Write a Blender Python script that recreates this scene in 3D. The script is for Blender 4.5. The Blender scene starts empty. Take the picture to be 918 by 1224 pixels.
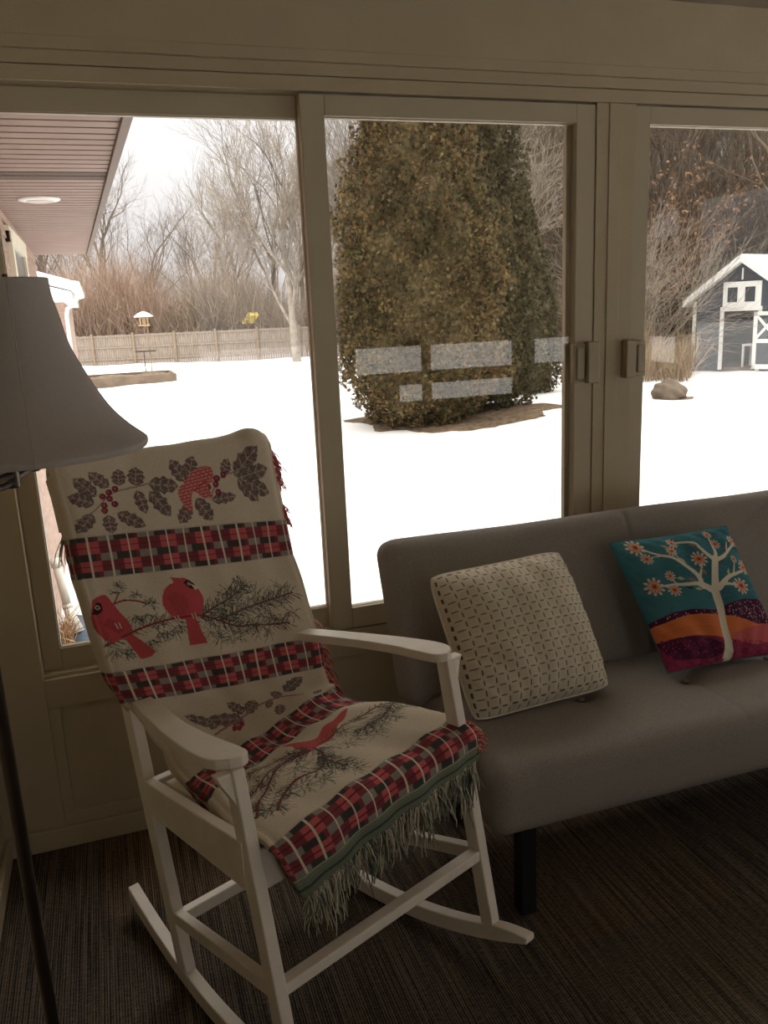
import bpy, bmesh, math, random
import numpy as np
from mathutils import Vector, Matrix
C = bpy.context.scene.collection
SC = bpy.context.scene

# ------------------------------------------------------------------ helpers
def tag(o, label=None, cat=None, group=None, kind=None):
    if label: o['label'] = label
    if cat: o['category'] = cat
    if group: o['group'] = group
    if kind: o['kind'] = kind
    return o

def empty(name, loc, label=None, cat=None, group=None, kind=None):
    o = bpy.data.objects.new(name, None); C.objects.link(o)
    o.location = loc; o.empty_display_size = .05
    return tag(o, label, cat, group, kind)

class MB:
    """collects vertices and faces of one mesh, in world coordinates"""
    def __init__(s): s.v = []; s.f = []; s.c = []
    def add(s, vs, fs, col=None):
        n = len(s.v); s.v.extend([tuple(p) for p in vs]); s.f.extend([tuple(i + n for i in f) for f in fs])
        if col is not None: s.c.extend([col] * len(vs))
    def box(s, lo, hi, M=None, col=None):
        x0, y0, z0 = lo; x1, y1, z1 = hi
        vs = [(x0,y0,z0),(x1,y0,z0),(x1,y1,z0),(x0,y1,z0),(x0,y0,z1),(x1,y0,z1),(x1,y1,z1),(x0,y1,z1)]
        if M: vs = [M(*p) if callable(M) else M @ Vector(p) for p in vs]
        s.add(vs, [(0,3,2,1),(4,5,6,7),(0,1,5,4),(1,2,6,5),(2,3,7,6),(3,0,4,7)], col)
    def bar(s, p, q, w, h, side=(1,0,0), col=None):
        """square bar from p to q; w along 'side', h across it"""
        p, q = Vector(p), Vector(q); d = (q - p).normalized(); sd = Vector(side); sd = (sd - d * sd.dot(d)).normalized(); up = d.cross(sd)
        vs = []
        for c in (p, q):
            for a, b in ((-1,-1),(1,-1),(1,1),(-1,1)): vs.append(c + sd * (a*w/2) + up * (b*h/2))
        s.add(vs, [(0,3,2,1),(4,5,6,7),(0,1,5,4),(1,2,6,5),(2,3,7,6),(3,0,4,7)], col)
    def tube(s, pts, rad, n=8, caps=True, col=None):
        pts = [Vector(p) for p in pts]; N = len(pts)
        if not hasattr(rad, '__len__'): rad = [rad] * N
        ref = None; vs = []; fs = []
        for i, p in enumerate(pts):
            d = (pts[min(i+1, N-1)] - pts[max(i-1, 0)])
            if d.length < 1e-9: d = Vector((0,0,1))
            d.normalize()
            if ref is None: ref = d.orthogonal().normalized()
            ref = (ref - d * ref.dot(d)); ref = ref.normalized() if ref.length > 1e-6 else d.orthogonal().normalized()
            b = d.cross(ref)
            for k in range(n):
                t = 2 * math.pi * k / n
                vs.append(p + (ref * math.cos(t) + b * math.sin(t)) * rad[i])
        for i in range(N - 1):
            for k in range(n):
                k2 = (k + 1) % n
                fs.append((i*n+k, i*n+k2, (i+1)*n+k2, (i+1)*n+k))
        if caps: fs.append(tuple(range(n-1, -1, -1))); fs.append(tuple((N-1)*n + k for k in range(n)))
        s.add(vs, fs, col)
    def lathe(s, c, prof, n=32, M=None):
        vs = []; fs = []; N = len(prof)
        for (r, z) in prof:
            for k in range(n):
                t = 2*math.pi*k/n; vs.append((c[0]+r*math.cos(t), c[1]+r*math.sin(t), c[2]+z))
        for i in range(N-1):
            for k in range(n):
                k2 = (k+1) % n; fs.append((i*n+k, i*n+k2, (i+1)*n+k2, (i+1)*n+k))
        fs.append(tuple(range(n-1,-1,-1))); fs.append(tuple((N-1)*n+k for k in range(n)))
        s.add(vs, fs)
    def prism(s, poly, d):
        """extrude a planar polygon (list of 3d points) along vector d"""
        n = len(poly); d = Vector(d); vs = [Vector(p) for p in poly] + [Vector(p) + d for p in poly]
        fs = [tuple(range(n-1,-1,-1)), tuple(range(n, 2*n))] + [(i, (i+1) % n, n+(i+1) % n, n+i) for i in range(n)]
        s.add(vs, fs)
    def build(s, name, m, parent=None, smooth=False, bevel=0, bseg=2):
        off = Vector((0,0,0))
        p = parent
        while p is not None: off += p.location; p = p.parent
        me = bpy.data.meshes.new(name)
        vs = np.array(s.v, dtype=np.float32) - np.array(off, dtype=np.float32)
        me.from_pydata(vs.tolist(), [], s.f); me.update()
        if s.c:
            a = me.color_attributes.new('Col', 'FLOAT_COLOR', 'POINT')
            a.data.foreach_set('color', np.array([(c[0],c[1],c[2],1) for c in s.c], dtype=np.float32).ravel())
        bm = bmesh.new(); bm.from_mesh(me); bmesh.ops.recalc_face_normals(bm, faces=bm.faces); bm.to_mesh(me); bm.free()
        o = bpy.data.objects.new(name, me); C.objects.link(o)
        if m: me.materials.append(m)
        if parent: o.parent = parent
        if smooth: me.polygons.foreach_set('use_smooth', [True] * len(me.polygons))
        if bevel:
            b = o.modifiers.new('Bevel', 'BEVEL'); b.width = bevel; b.segments = bseg; b.limit_method = 'ANGLE'; b.angle_limit = math.radians(40)
            b.harden_normals = False
        return o

def grid_mesh(name, V, m, parent=None, col=None, thick=0, smooth=True):
    """mesh from an (n,m,3) array of points, optional (n,m,3) colours"""
    n, k = V.shape[:2]; off = np.zeros(3); p = parent
    while p is not None: off += np.array(p.location); p = p.parent
    me = bpy.data.meshes.new(name)
    idx = np.arange(n*k).reshape(n, k)
    F = np.stack([idx[:-1,:-1], idx[:-1,1:], idx[1:,1:], idx[1:,:-1]], -1).reshape(-1, 4)
    me.vertices.add(n*k); me.vertices.foreach_set('co', (V - off).astype(np.float32).ravel())
    me.loops.add(F.size); me.loops.foreach_set('vertex_index', F.astype(np.int32).ravel())
    me.polygons.add(len(F)); me.polygons.foreach_set('loop_start', np.arange(0, F.size, 4, dtype=np.int32))
    me.polygons.foreach_set('loop_total', np.full(len(F), 4, dtype=np.int32))
    me.update(calc_edges=True); me.validate()
    if col is not None:
        a = me.color_attributes.new('Col', 'FLOAT_COLOR', 'POINT')
        a.data.foreach_set('color', np.concatenate([col, np.ones((n, k, 1))], -1).astype(np.float32).ravel())
    me.materials.append(m)
    me.polygons.foreach_set('use_smooth', [smooth] * len(me.polygons))
    o = bpy.data.objects.new(name, me); C.objects.link(o)
    if parent: o.parent = parent
    if thick:
        s = o.modifiers.new('Thick', 'SOLIDIFY'); s.thickness = thick; s.offset = 0
    return o

def rounded_box(half, r, n, disp=None):
    """points of a rounded box of half sizes 'half' -> list of verts, faces"""
    half = np.array(half, float); vs = []; fs = []; key = {}
    def vid(p):
        k = tuple(np.round(p, 5))
        if k not in key: key[k] = len(vs); vs.append(np.array(p, float))
        return key[k]
    for ax in range(3):
        for sg in (-1, 1):
            a, b = [(1,2),(2,0),(0,1)][ax]
            na, nb = n[a], n[b]
            def coord(h, nn, i):
                t = -1 + 2*i/nn; return h*t
            for i in range(na):
                for j in range(nb):
                    q = []
                    for (ii, jj) in ((i,j),(i+1,j),(i+1,j+1),(i,j+1)):
                        p = np.zeros(3); p[ax] = sg*half[ax]; p[a] = coord(half[a], na, ii); p[b] = coord(half[b], nb, jj)
                        q.append(vid(p))
                    fs.append(tuple(q) if sg > 0 else tuple(q[::-1]))
    out = []
    for p in vs:
        inner = np.clip(p, -half + r, half - r); d = p - inner; L = np.linalg.norm(d)
        q = inner + d / L * r if L > 1e-9 else p
        out.append(disp(q) if disp else q)
    return out, fs

# ------------------------------------------------------------------ materials
def nodes(name):
    m = bpy.data.materials.new(name); m.use_nodes = True
    return m, m.node_tree.nodes, m.node_tree.links, m.node_tree.nodes['Principled BSDF']

def mat(name, col, rough=.6, var=.12, scale=8, bump=0, bscale=60, metal=0, stretch=(1,1,1), spec=.3, col2=None, detail=4):
    m, N, L, P = nodes(name)
    P.inputs['Roughness'].default_value = rough; P.inputs['Metallic'].default_value = metal
    P.inputs['Specular IOR Level'].default_value = spec
    tc = N.new('ShaderNodeTexCoord'); mp = N.new('ShaderNodeMapping'); mp.inputs['Scale'].default_value = stretch
    L.new(tc.outputs['Object'], mp.inputs['Vector'])
    nz = N.new('ShaderNodeTexNoise'); nz.inputs['Scale'].default_value = scale; nz.inputs['Detail'].default_value = detail
    L.new(mp.outputs['Vector'], nz.inputs['Vector'])
    cr = N.new('ShaderNodeValToRGB'); e = cr.color_ramp.elements
    c2 = col2 or col
    e[0].position = .3; e[0].color = tuple(max(0, x*(1-var)) for x in col) + (1,)
    e[1].position = .7; e[1].color = tuple(min(1, x*(1+var)) for x in c2) + (1,)
    L.new(nz.outputs['Fac'], cr.inputs['Fac']); L.new(cr.outputs['Color'], P.inputs['Base Color'])
    if bump:
        n2 = N.new('ShaderNodeTexNoise'); n2.inputs['Scale'].default_value = bscale; n2.inputs['Detail'].default_value = 3
        L.new(mp.outputs['Vector'], n2.inputs['Vector'])
        b = N.new('ShaderNodeBump'); b.inputs['Strength'].default_value = bump; b.inputs['Distance'].default_value = .01
        L.new(n2.outputs['Fac'], b.inputs['Height']); L.new(b.outputs['Normal'], P.inputs['Normal'])
    return m

def mat_col(name, rough=.85, weave=0, sheen=0, trans=0):
    """woven or natural colours stored per point"""
    m, N, L, P = nodes(name)
    P.inputs['Roughness'].default_value = rough; P.inputs['Specular IOR Level'].default_value = .15
    at = N.new('ShaderNodeAttribute'); at.attribute_name = 'Col'
    nz = N.new('ShaderNodeTexNoise'); nz.inputs['Scale'].default_value = 90; nz.inputs['Detail'].default_value = 2
    tc = N.new('ShaderNodeTexCoord'); L.new(tc.outputs['Object'], nz.inputs['Vector'])
    mx = N.new('ShaderNodeMix'); mx.data_type = 'RGBA'; mx.blend_type = 'MULTIPLY'; mx.inputs[0].default_value = .25
    L.new(at.outputs['Color'], mx.inputs[6]); L.new(nz.outputs['Color'], mx.inputs[7])
    g = N.new('ShaderNodeBrightContrast')
    L.new(at.outputs['Color'], g.inputs['Color'])
    L.new(g.outputs['Color'], P.inputs['Base Color'])
    if weave:
        n2 = N.new('ShaderNodeTexNoise'); n2.inputs['Scale'].default_value = 420; n2.inputs['Detail'].default_value = 2
        L.new(tc.outputs['Object'], n2.inputs['Vector'])
        b = N.new('ShaderNodeBump'); b.inputs['Strength'].default_value = weave; b.inputs['Distance'].default_value = .002
        L.new(n2.outputs['Fac'], b.inputs['Height']); L.new(b.outputs['Normal'], P.inputs['Normal'])
    return m

def glass_mat(name, tint, refl=1.0):
    m = bpy.data.materials.new(name); m.use_nodes = True; N = m.node_tree.nodes; L = m.node_tree.links
    N.remove(N['Principled BSDF']); out = N['Material Output']
    tr = N.new('ShaderNodeBsdfTransparent'); tr.inputs['Color'].default_value = (*tint, 1)
    gl = N.new('ShaderNodeBsdfGlossy'); gl.inputs['Roughness'].default_value = 0.0
    fr = N.new('ShaderNodeFresnel'); ge = N.new('ShaderNodeNewGeometry'); io = N.new('ShaderNodeMapRange'); io.inputs['To Min'].default_value = 1.5; io.inputs['To Max'].default_value = 1/1.5
    L.new(ge.outputs['Backfacing'], io.inputs['Value']); L.new(io.outputs['Result'], fr.inputs['IOR'])
    mu = N.new('ShaderNodeMath'); mu.operation = 'MULTIPLY'; mu.inputs[1].default_value = refl
    mx = N.new('ShaderNodeMixShader')
    L.new(fr.outputs[0], mu.inputs[0]); L.new(mu.outputs[0], mx.inputs[0]); L.new(tr.outputs[0], mx.inputs[1]); L.new(gl.outputs[0], mx.inputs[2]); L.new(mx.outputs[0], out.inputs['Surface'])
    return m

wall_m = mat('beige_paint', (.395,.325,.21), .55, .04, 6, .12, 220)
trim_m = mat('beige_vinyl', (.41,.345,.235), .45, .04, 5)
latch_m = mat('latch_plastic', (.36,.30,.20), .4, .05, 20)
ceil_m = mat('ceiling_paint', (.34,.28,.21), .8, .05, 5)
white_paint = mat('white_chair_paint', (.76,.69,.58), .42, .05, 18, .06, 60)
sofa_m = mat('grey_upholstery', (.27,.24,.21), .95, .14, 260, .35, 700, spec=.12)
black_m = mat('black_leg', (.012,.011,.011), .5, .1, 10)
shade_m = mat('grey_lampshade', (.48,.435,.395), .9, .04, 120, .1, 500)
_n = shade_m.node_tree; _t = _n.nodes.new('ShaderNodeBsdfTranslucent'); _t.inputs['Color'].default_value = (.62,.55,.48,1); _x = _n.nodes.new('ShaderNodeMixShader'); _x.inputs[0].default_value = .30   # thin cloth lets daylight through
_n.links.new(_n.nodes['Principled BSDF'].outputs[0], _x.inputs[1]); _n.links.new(_t.outputs[0], _x.inputs[2]); _n.links.new(_x.outputs[0], _n.nodes['Material Output'].inputs['Surface'])
bronze_m = mat('dark_metal', (.11,.09,.075), .3, .1, 10, metal=.9)
snow_m = mat('snow', (.71,.70,.69), .85, .04, .8, .25, 2.5, spec=.1)
bark_m = mat('grey_bark', (.30,.255,.205), .95, .25, 3, spec=.05)
bark_dark = mat('brown_bark', (.165,.13,.098), .95, .25, 3, spec=.05)
twig_m = mat_col('brush_twigs', .95)
leaf_m = mat_col('needle_foliage', .9)
cedar_bark = mat('cedar_bark', (.16,.11,.075), .95, .25, 6, stretch=(6,6,1))
fence_m = mat('weathered_fence', (.27,.22,.175), .9, .22, 3, stretch=(6,6,.6))
post_m = mat('pale_fence_post', (.27,.205,.14), .9, .12, 3)
mulch_m = mat('brown_mulch', (.085,.058,.036), 1, .5, 9, .8, 14, col2=(.13,.09,.055))
soffit_m = mat('brown_soffit', (.26,.178,.145), .6, .08, 4)
vent_m = mat('brown_vent', (.12,.088,.072), .8, .4, 120)
siding_m = mat('pinkish_siding', (.40,.285,.225), .8, .16, 5, stretch=(1,1,6))
cream_m = mat('cream_trim', (.74,.69,.56), .6, .06, 5)
white_m = mat('white_metal', (.8,.8,.78), .5, .04, 5)
navy_m = mat('slate_blue_siding', (.052,.060,.078), .75, .12, 4, stretch=(12,12,.5))
dark_m = mat('dark_interior', (.05,.05,.055), .9, .1, 3)
pane_dark = mat('dark_pane', (.035,.04,.045), .12, .1, 3, spec=.5)
stone_m = mat('tan_boulder', (.15,.118,.088), .95, .25, 5, .6, 8)
tarp_m = mat('blue_tarp', (.075,.105,.145), .5, .2, 4, .3, 9)
pvc_m = mat('white_pvc', (.76,.72,.62), .4, .06, 6)
yellow_m = mat('yellow_plastic', (.80,.62,.10), .5, .06, 3)
throw_m = mat_col('woven_throw', .95, .5)
pillow_m = mat_col('printed_cotton', .9, .3)
glass1 = glass_mat('clear_glass', (.985,.985,.98), .9)
glass2 = glass_mat('screened_glass', (.845,.835,.815), 1.0)

def carpet():
    m, N, L, P = nodes('striped_carpet')
    P.inputs['Roughness'].default_value = .97; P.inputs['Specular IOR Level'].default_value = .08
    tc = N.new('ShaderNodeTexCoord'); sp = N.new('ShaderNodeSeparateXYZ'); L.new(tc.outputs['Object'], sp.inputs[0])
    # fine ribs run away from the camera
    mp = N.new('ShaderNodeMapping'); mp.inputs['Scale'].default_value = (170, 3.0, 1); L.new(tc.outputs['Object'], mp.inputs['Vector'])
    n1 = N.new('ShaderNodeTexNoise'); n1.inputs['Scale'].default_value = 1; n1.inputs['Detail'].default_value = 2; L.new(mp.outputs[0], n1.inputs['Vector'])
    mp2 = N.new('ShaderNodeMapping'); mp2.inputs['Scale'].default_value = (60, 260, 1); L.new(tc.outputs['Object'], mp2.inputs['Vector'])
    n2 = N.new('ShaderNodeTexNoise'); n2.inputs['Scale'].default_value = 1; n2.inputs['Detail'].default_value = 1; L.new(mp2.outputs[0], n2.inputs['Vector'])
    wv = N.new('ShaderNodeTexWave'); wv.bands_direction = 'X'; wv.inputs['Scale'].default_value = 52; wv.inputs['Distortion'].default_value = 1.6; wv.inputs['Detail'].default_value = 1
    L.new(tc.outputs['Object'], wv.inputs['Vector'])
    cr = N.new('ShaderNodeValToRGB'); e = cr.color_ramp.elements
    e[0].position = .42; e[0].color = (.028,.022,.018,1); e[1].position = .80; e[1].color = (.19,.155,.11,1)
    a = N.new('ShaderNodeMath'); a.operation = 'MULTIPLY_ADD'; a.inputs[1].default_value = .26; L.new(wv.outputs['Fac'], a.inputs[0])
    b = N.new('ShaderNodeMath'); b.operation = 'MULTIPLY'; b.inputs[1].default_value = .75; L.new(n1.outputs['Fac'], b.inputs[0]); L.new(b.outputs[0], a.inputs[2])
    c = N.new('ShaderNodeMath'); c.operation = 'MULTIPLY_ADD'; c.inputs[1].default_value = .45; L.new(n2.outputs['Fac'], c.inputs[0]); L.new(a.outputs[0], c.inputs[2])
    d = N.new('ShaderNodeMath'); d.operation = 'SUBTRACT'; d.inputs[1].default_value = .16; L.new(c.outputs[0], d.inputs[0])
    L.new(d.outputs[0], cr.inputs['Fac'])
    # carpet squares of slightly different dye lots
    mp3 = N.new('ShaderNodeMapping'); mp3.inputs['Scale'].default_value = (2, 2, 0); mp3.inputs['Location'].default_value = (.3, .15, 0); L.new(tc.outputs['Object'], mp3.inputs['Vector'])
    fl = N.new('ShaderNodeVectorMath'); fl.operation = 'FLOOR'; L.new(mp3.outputs[0], fl.inputs[0])
    wn = N.new('ShaderNodeTexWhiteNoise'); wn.noise_dimensions = '3D'; L.new(fl.outputs[0], wn.inputs['Vector'])
    cr2 = N.new('ShaderNodeValToRGB'); e = cr2.color_ramp.elements
    e[0].position = 0; e[0].color = (.80,.76,.78,1); e[1].position = 1; e[1].color = (1.12,1.0,.90,1)
    k = e.new(.88); k.color = (1.0,.97,.92,1); k = e.new(.90); k.color = (1.16,.95,.84,1)
    L.new(wn.outputs['Value'], cr2.inputs['Fac'])
    mx = N.new('ShaderNodeMix'); mx.data_type = 'RGBA'; mx.blend_type = 'MULTIPLY'; mx.inputs[0].default_value = 1
    L.new(cr.outputs['Color'], mx.inputs[6]); L.new(cr2.outputs['Color'], mx.inputs[7]); L.new(mx.outputs[2], P.inputs['Base Color'])
    bp = N.new('ShaderNodeBump'); bp.inputs['Strength'].default_value = .6; bp.inputs['Distance'].default_value = .004
    L.new(d.outputs[0], bp.inputs['Height']); L.new(bp.outputs['Normal'], P.inputs['Normal'])
    return m

# ------------------------------------------------------------------ camera and light
CAM = np.array([0., 0., 1.45])
FPX = 989.9
# profile of the throw over the chair, chair side view (forward u, height z)
THROW_PROFILE=[(-.246,.95),(-.268,1.05),(-.286,1.135),(-.275,1.163),(-.25,1.172),(-.23,1.158),(-.216,1.11),(-.179,.948),(-.133,.745),(-.111,.645),(-.089,.56),(-.05,.512),(.01,.511),(.1,.525),(.2,.543),(.3,.562),(.37,.574),(.405,.572),(.426,.553),(.433,.50),(.434,.44),(.434,.36)]
def catmull(pts,n=24):
    pts=np.array(pts,float); q=np.vstack([2*pts[0]-pts[1],pts,2*pts[-1]-pts[-2]]); out=[]
    for i in range(1,len(q)-2):
        t=np.linspace(0,1,n,endpoint=False)[:,None]
        a,b,c,e=q[i-1],q[i],q[i+1],q[i+2]
        out.append(.5*((2*b)+(-a+c)*t+(2*a-5*b+4*c-e)*t**2+(-a+3*b-3*c+e)*t**3))
    out.append(pts[-1:]); return np.vstack(out)
_pf=catmull(THROW_PROFILE); _ds=np.r_[0,np.cumsum(np.linalg.norm(np.diff(_pf,axis=0),axis=1))]
_sv=_ds-_ds[np.argmax(_pf[:,1])]
#            b     sL    sM    sR    vL    vR
THROW_ROWS=np.array([
 (-.28,-.235,-.235,-.20,-.286,.24),
 (-.04, .0,  .0,  .0,  -.288,.228),
 (0.0, .04,  .04,  .04, -.292,.236),
 (.16, .173, .203, .238,-.284,.236),
 (.245,.262, .298, .330,-.287,.236),
 (.475,.470, .512, .548,-.268,.268),
 (.555,.545, .592, .630,-.252,.265),
 (.64,.668, .655, .668,-.188,.262),
 (.735,.790, .735, .690,-.205,.260),
 (.835,.935, .832, .800,-.232,.275),
 (1.0,1.06, .985, .960,-.250,.312),
 (1.13,1.175,1.132,1.095,-.245,.300),
 (1.225,1.265,1.222,1.205,-.215,.272),
 (1.26,1.305,1.255,1.235,-.200,.258)])
def throw_surface(a,b):
    """a 0..1 across, b length in metres -> chair coordinates (u,v,z)"""
    a=np.asarray(a,float); b=np.asarray(b,float)
    col=lambda k:np.interp(b,THROW_ROWS[:,0],THROW_ROWS[:,k])
    sL,sM,sR,vL,vR=[col(k) for k in range(1,6)]
    ac=np.clip(a,0,1)
    s=sL*(1-ac)*(1-2*ac)+sM*4*ac*(1-ac)+sR*ac*(2*ac-1)
    v=vL+(vR-vL)*ac
    u=np.interp(s,_sv,_pf[:,0]); z=np.interp(s,_sv,_pf[:,1]); e=.004
    tu=np.interp(s+e,_sv,_pf[:,0])-np.interp(s-e,_sv,_pf[:,0]); tz=np.interp(s+e,_sv,_pf[:,1])-np.interp(s-e,_sv,_pf[:,1])
    L=np.hypot(tu,tz)+1e-9; nu,nz=-tz/L,tu/L      # outward side
    flip=np.where(nu*1+nz*.3<0,-1,1); nu,nz=nu*1.0,nz*1.0
    return u,v,z,nu,nz,s
MC = np.array([[0.946158,-0.3206528,-0.0443479],[-0.1164446,-0.2093167,-0.9708899],[0.3020358,0.9237793,-0.235385]])
cam = bpy.data.cameras.new('camera'); cam.sensor_fit = 'VERTICAL'; cam.sensor_height = 36; cam.lens = FPX / 1224 * 36; cam.clip_start = .05; cam.clip_end = 500
co = bpy.data.objects.new('camera', cam); C.objects.link(co)
R = Matrix(((MC[0,0], -MC[1,0], -MC[2,0]), (MC[0,1], -MC[1,1], -MC[2,1]), (MC[0,2], -MC[1,2], -MC[2,2])))
co.matrix_world = Matrix.Translation(Vector(CAM)) @ R.to_4x4(); SC.camera = co

w = bpy.data.worlds.new('overcast_sky'); SC.world = w; w.use_nodes = True
N = w.node_tree.nodes; L = w.node_tree.links; bg = N['Background']
tc = N.new('ShaderNodeTexCoord'); sp = N.new('ShaderNodeSeparateXYZ'); L.new(tc.outputs['Generated'], sp.inputs[0])
nz = N.new('ShaderNodeTexNoise'); nz.inputs['Scale'].default_value = 2.5; nz.inputs['Detail'].default_value = 3; L.new(tc.outputs['Generated'], nz.inputs['Vector'])
ad = N.new('ShaderNodeMath'); ad.operation = 'MULTIPLY_ADD'; ad.inputs[1].default_value = .10; L.new(nz.outputs['Fac'], ad.inputs[0]); L.new(sp.outputs['Z'], ad.inputs[2])
cr = N.new('ShaderNodeValToRGB'); e = cr.color_ramp.elements
e[0].position = .05; e[0].color = (.118,.114,.115,1); e[1].position = 1; e[1].color = (1.0,.985,.96,1)
k = e.new(.40); k.color = (.22,.213,.211,1)
L.new(ad.outputs[0], cr.inputs['Fac']); L.new(cr.outputs['Color'], bg.inputs['Color'])
bg.inputs['Strength'].default_value = 4.0

# ------------------------------------------------------------------ the sunroom
YW = 2.292; XL = -.41; XR = 4.6; YB = -2.8; ZC = 2.30; TH = .12
def struct(name, mb, m, parent=None, bevel=0, **k):
    o = mb.build(name, m, parent, bevel=bevel, **k)
    if parent is None: o['kind'] = 'structure'
    return o

b = MB(); b.box((XL-.3, YB-.3, -.12), (XR+.3, YW+.02, 0)); floor = struct('floor', b, carpet())
b = MB(); b.box((XL-.3, YB-.3, ZC), (XR+.3, YW+.5, ZC+.15)); struct('ceiling', b, ceil_m)
# window wall: posts, header with casing boards, knee wall with a recessed panel
b = MB()
b.box((XL-.12, YW, 0), (-.25, YW+TH, ZC))
b.box((1.463, YW, .512), (1.60, YW+TH, 2.016))
b.box((1.505, YW-.004, .512), (1.548, YW+.01, 2.016))
b.box((3.3, YW, .512), (XR+.12, YW+TH, 2.016))
b.box((-.25, YW, 2.016), (XR+.12, YW+TH, ZC))
b.box((XL, YW-.010, 2.016), (XR, YW+.01, 2.0505))
b.box((XL, YW-.007, 2.0535), (XR, YW+.01, 2.084))
b.box((XL, YW-.003, 2.087), (XR, YW+.01, 2.118))
b.box((-.25, YW+.012, .0), (XR+.12, YW+TH, .512))
b.box((-.25, YW, .425), (XR+.12, YW+.02, .510))
b.box((-.25, YW, 0), (XR+.12, YW+.02, .10))
for x in (-.25, .98, 2.2, 3.4): b.box((x, YW, .10), (x+.03 if x < 0 else x+.06, YW+.02, .425))
struct('wall_window_side', b, wall_m, bevel=.002)
b = MB(); b.box((XL, YW-.014, 0), (XR, YW, .064)); struct('baseboard_window_side', b, wall_m, bevel=.004)
b = MB(); b.box((XL-TH, YB, 0), (XL, YW, ZC)); struct('wall_left', b, wall_m)
b = MB(); b.box((XL, YB, 0), (XL+.014, YW-.014, .064)); struct('baseboard_left', b, wall_m, bevel=.004)

# windows
def sash(b, x0, x1, z0, z1, y, wl, wr, wb, wt, d=.03):
    b.box((x0, y, z0), (x0+wl, y+d, z1)); b.box((x1-wr, y, z0), (x1, y+d, z1))
    b.box((x0+wl, y, z0), (x1-wr, y+d, z0+wb)); b.box((x0+wl, y, z1-wt), (x1-wr, y+d, z1))
def bead(b, x0, x1, z0, z1, y, t=.006, d=.02):
    sash(b, x0, x1, z0, z1, y, t, t, t, t, d)
def pane(name, x0, x1, z0, z1, y, g, parent):
    b = MB(); b.box((x0, y, z0), (x1, y+.004, z1)); return b.build(name, g, parent)

w1 = empty('window_1', (-.25, YW, .512), kind='structure')
b = MB(); sash(b, -.25, .60, .512, 2.016, YW+.045, .05, .03, .067, .056); bead(b, -.203, .575, .576, 1.963, YW+.050); b.build('window_frame', trim_m, w1, bevel=.002)
b = MB(); b.box((-.25, YW+.012, .512), (.62, YW+.10, .520)); b.build('window_sill', trim_m, w1)
pane('pane', -.2, .572, .577, 1.962, YW+.058, glass1, w1)
w2 = empty('window_2', (.569, YW, .512), kind='structure')
b = MB(); sash(b, .569, 1.4625, .514, 2.012, YW+.004, .066, .064, .064, .052); bead(b, .631, 1.402, .574, 1.963, YW+.016)
b.box((1.380, YW+.030, .58), (1.402, YW+.05, 1.96)); b.build('window_frame', trim_m, w2, bevel=.002)
b = MB(); b.box((.57, YW+.012, .512), (1.463, YW+.10, .5145)); b.build('window_sill', trim_m, w2)
pane('pane', .633, 1.40, .577, 1.961, YW+.020, glass2, w2)
b = MB(); b.box((1.386, YW-.010, 1.205), (1.430, YW+.006, 1.325)); b.box((1.396, YW-.018, 1.215), (1.424, YW-.008, 1.315)); b.box((1.428, YW-.030, 1.203), (1.468, YW+.004, 1.330)); b.build('latch', latch_m, w2, bevel=.004)
w3 = empty('window_3', (1.60, YW, .512), kind='structure')
b = MB(); sash(b, 1.6005, 2.48, .514, 2.012, YW+.004, .052, .06, .064, .050); bead(b, 1.648, 2.424, .574, 1.966, YW+.016); b.build('window_frame', trim_m, w3, bevel=.002)
pane('pane', 1.65, 2.423, .577, 1.964, YW+.020, glass2, w3)
b = MB(); b.box((1.566, YW-.030, 1.210), (1.600, YW+.002, 1.328)); b.box((1.598, YW-.016, 1.212), (1.645, YW+.006, 1.324)); b.box((1.612, YW-.024, 1.225), (1.640, YW-.012, 1.312)); b.build('latch', latch_m, w3, bevel=.004)
w4 = empty('window_4', (2.48, YW, .512), kind='structure')
b = MB(); sash(b, 2.46, 3.3, .512, 2.016, YW+.045, .05, .05, .067, .056); b.build('window_frame', trim_m, w4, bevel=.002)
pane('pane', 2.50, 3.26, .577, 1.962, YW+.058, glass1, w4)

# right-hand wall and rear wall, unseen; openings sized and added for fill light and reflections
def glazed_wall(name, wname, axis, at, lo, hi, edges, z0, z1, n0, sgn, small=()):
    b = MB()
    def bx(a0, a1, c0, c1, y0=0, y1=TH):
        lo_, hi_ = sorted((at + sgn*y0, at + sgn*y1))
        if axis == 'x': b.box((lo_, a0, c0), (hi_, a1, c1))
        else: b.box((a0, lo_, c0), (a1, hi_, c1))
    holes = [(a0, a1, z0, z1) for a0, a1 in edges]+list(small)
    xs = sorted({lo, hi}|{h for q in holes for h in q[:2]}); zs = sorted({0, ZC}|{h for q in holes for h in q[2:]})
    for i in range(len(xs)-1):
        for j in range(len(zs)-1):
            mx, mz = (xs[i]+xs[i+1])/2, (zs[j]+zs[j+1])/2
            if not any(q[0] < mx < q[1] and q[2] < mz < q[3] for q in holes): bx(xs[i], xs[i+1], zs[j], zs[j+1])
    struct(name, b, wall_m)
    for i, (a0, a1, z0, z1) in enumerate(holes):
        r = empty('window_%d' % (n0+i), ((at, a0, z0) if axis == 'x' else (a0, at, z0)), kind='structure')
        b = MB()
        for (p0, p1, q0, q1) in ((a0, a0+.03, z0, z1), (a1-.03, a1, z0, z1), (a0+.03, a1-.03, z0, z0+.03), (a0+.03, a1-.03, z1-.03, z1)): bx(p0, p1, q0, q1, .03, .06)
        b.build('window_frame', trim_m, r)
        b = MB(); bx(a0+.03, a1-.03, z0+.03, z1-.03, .04, .044); b.build('pane', glass1, r)
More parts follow.
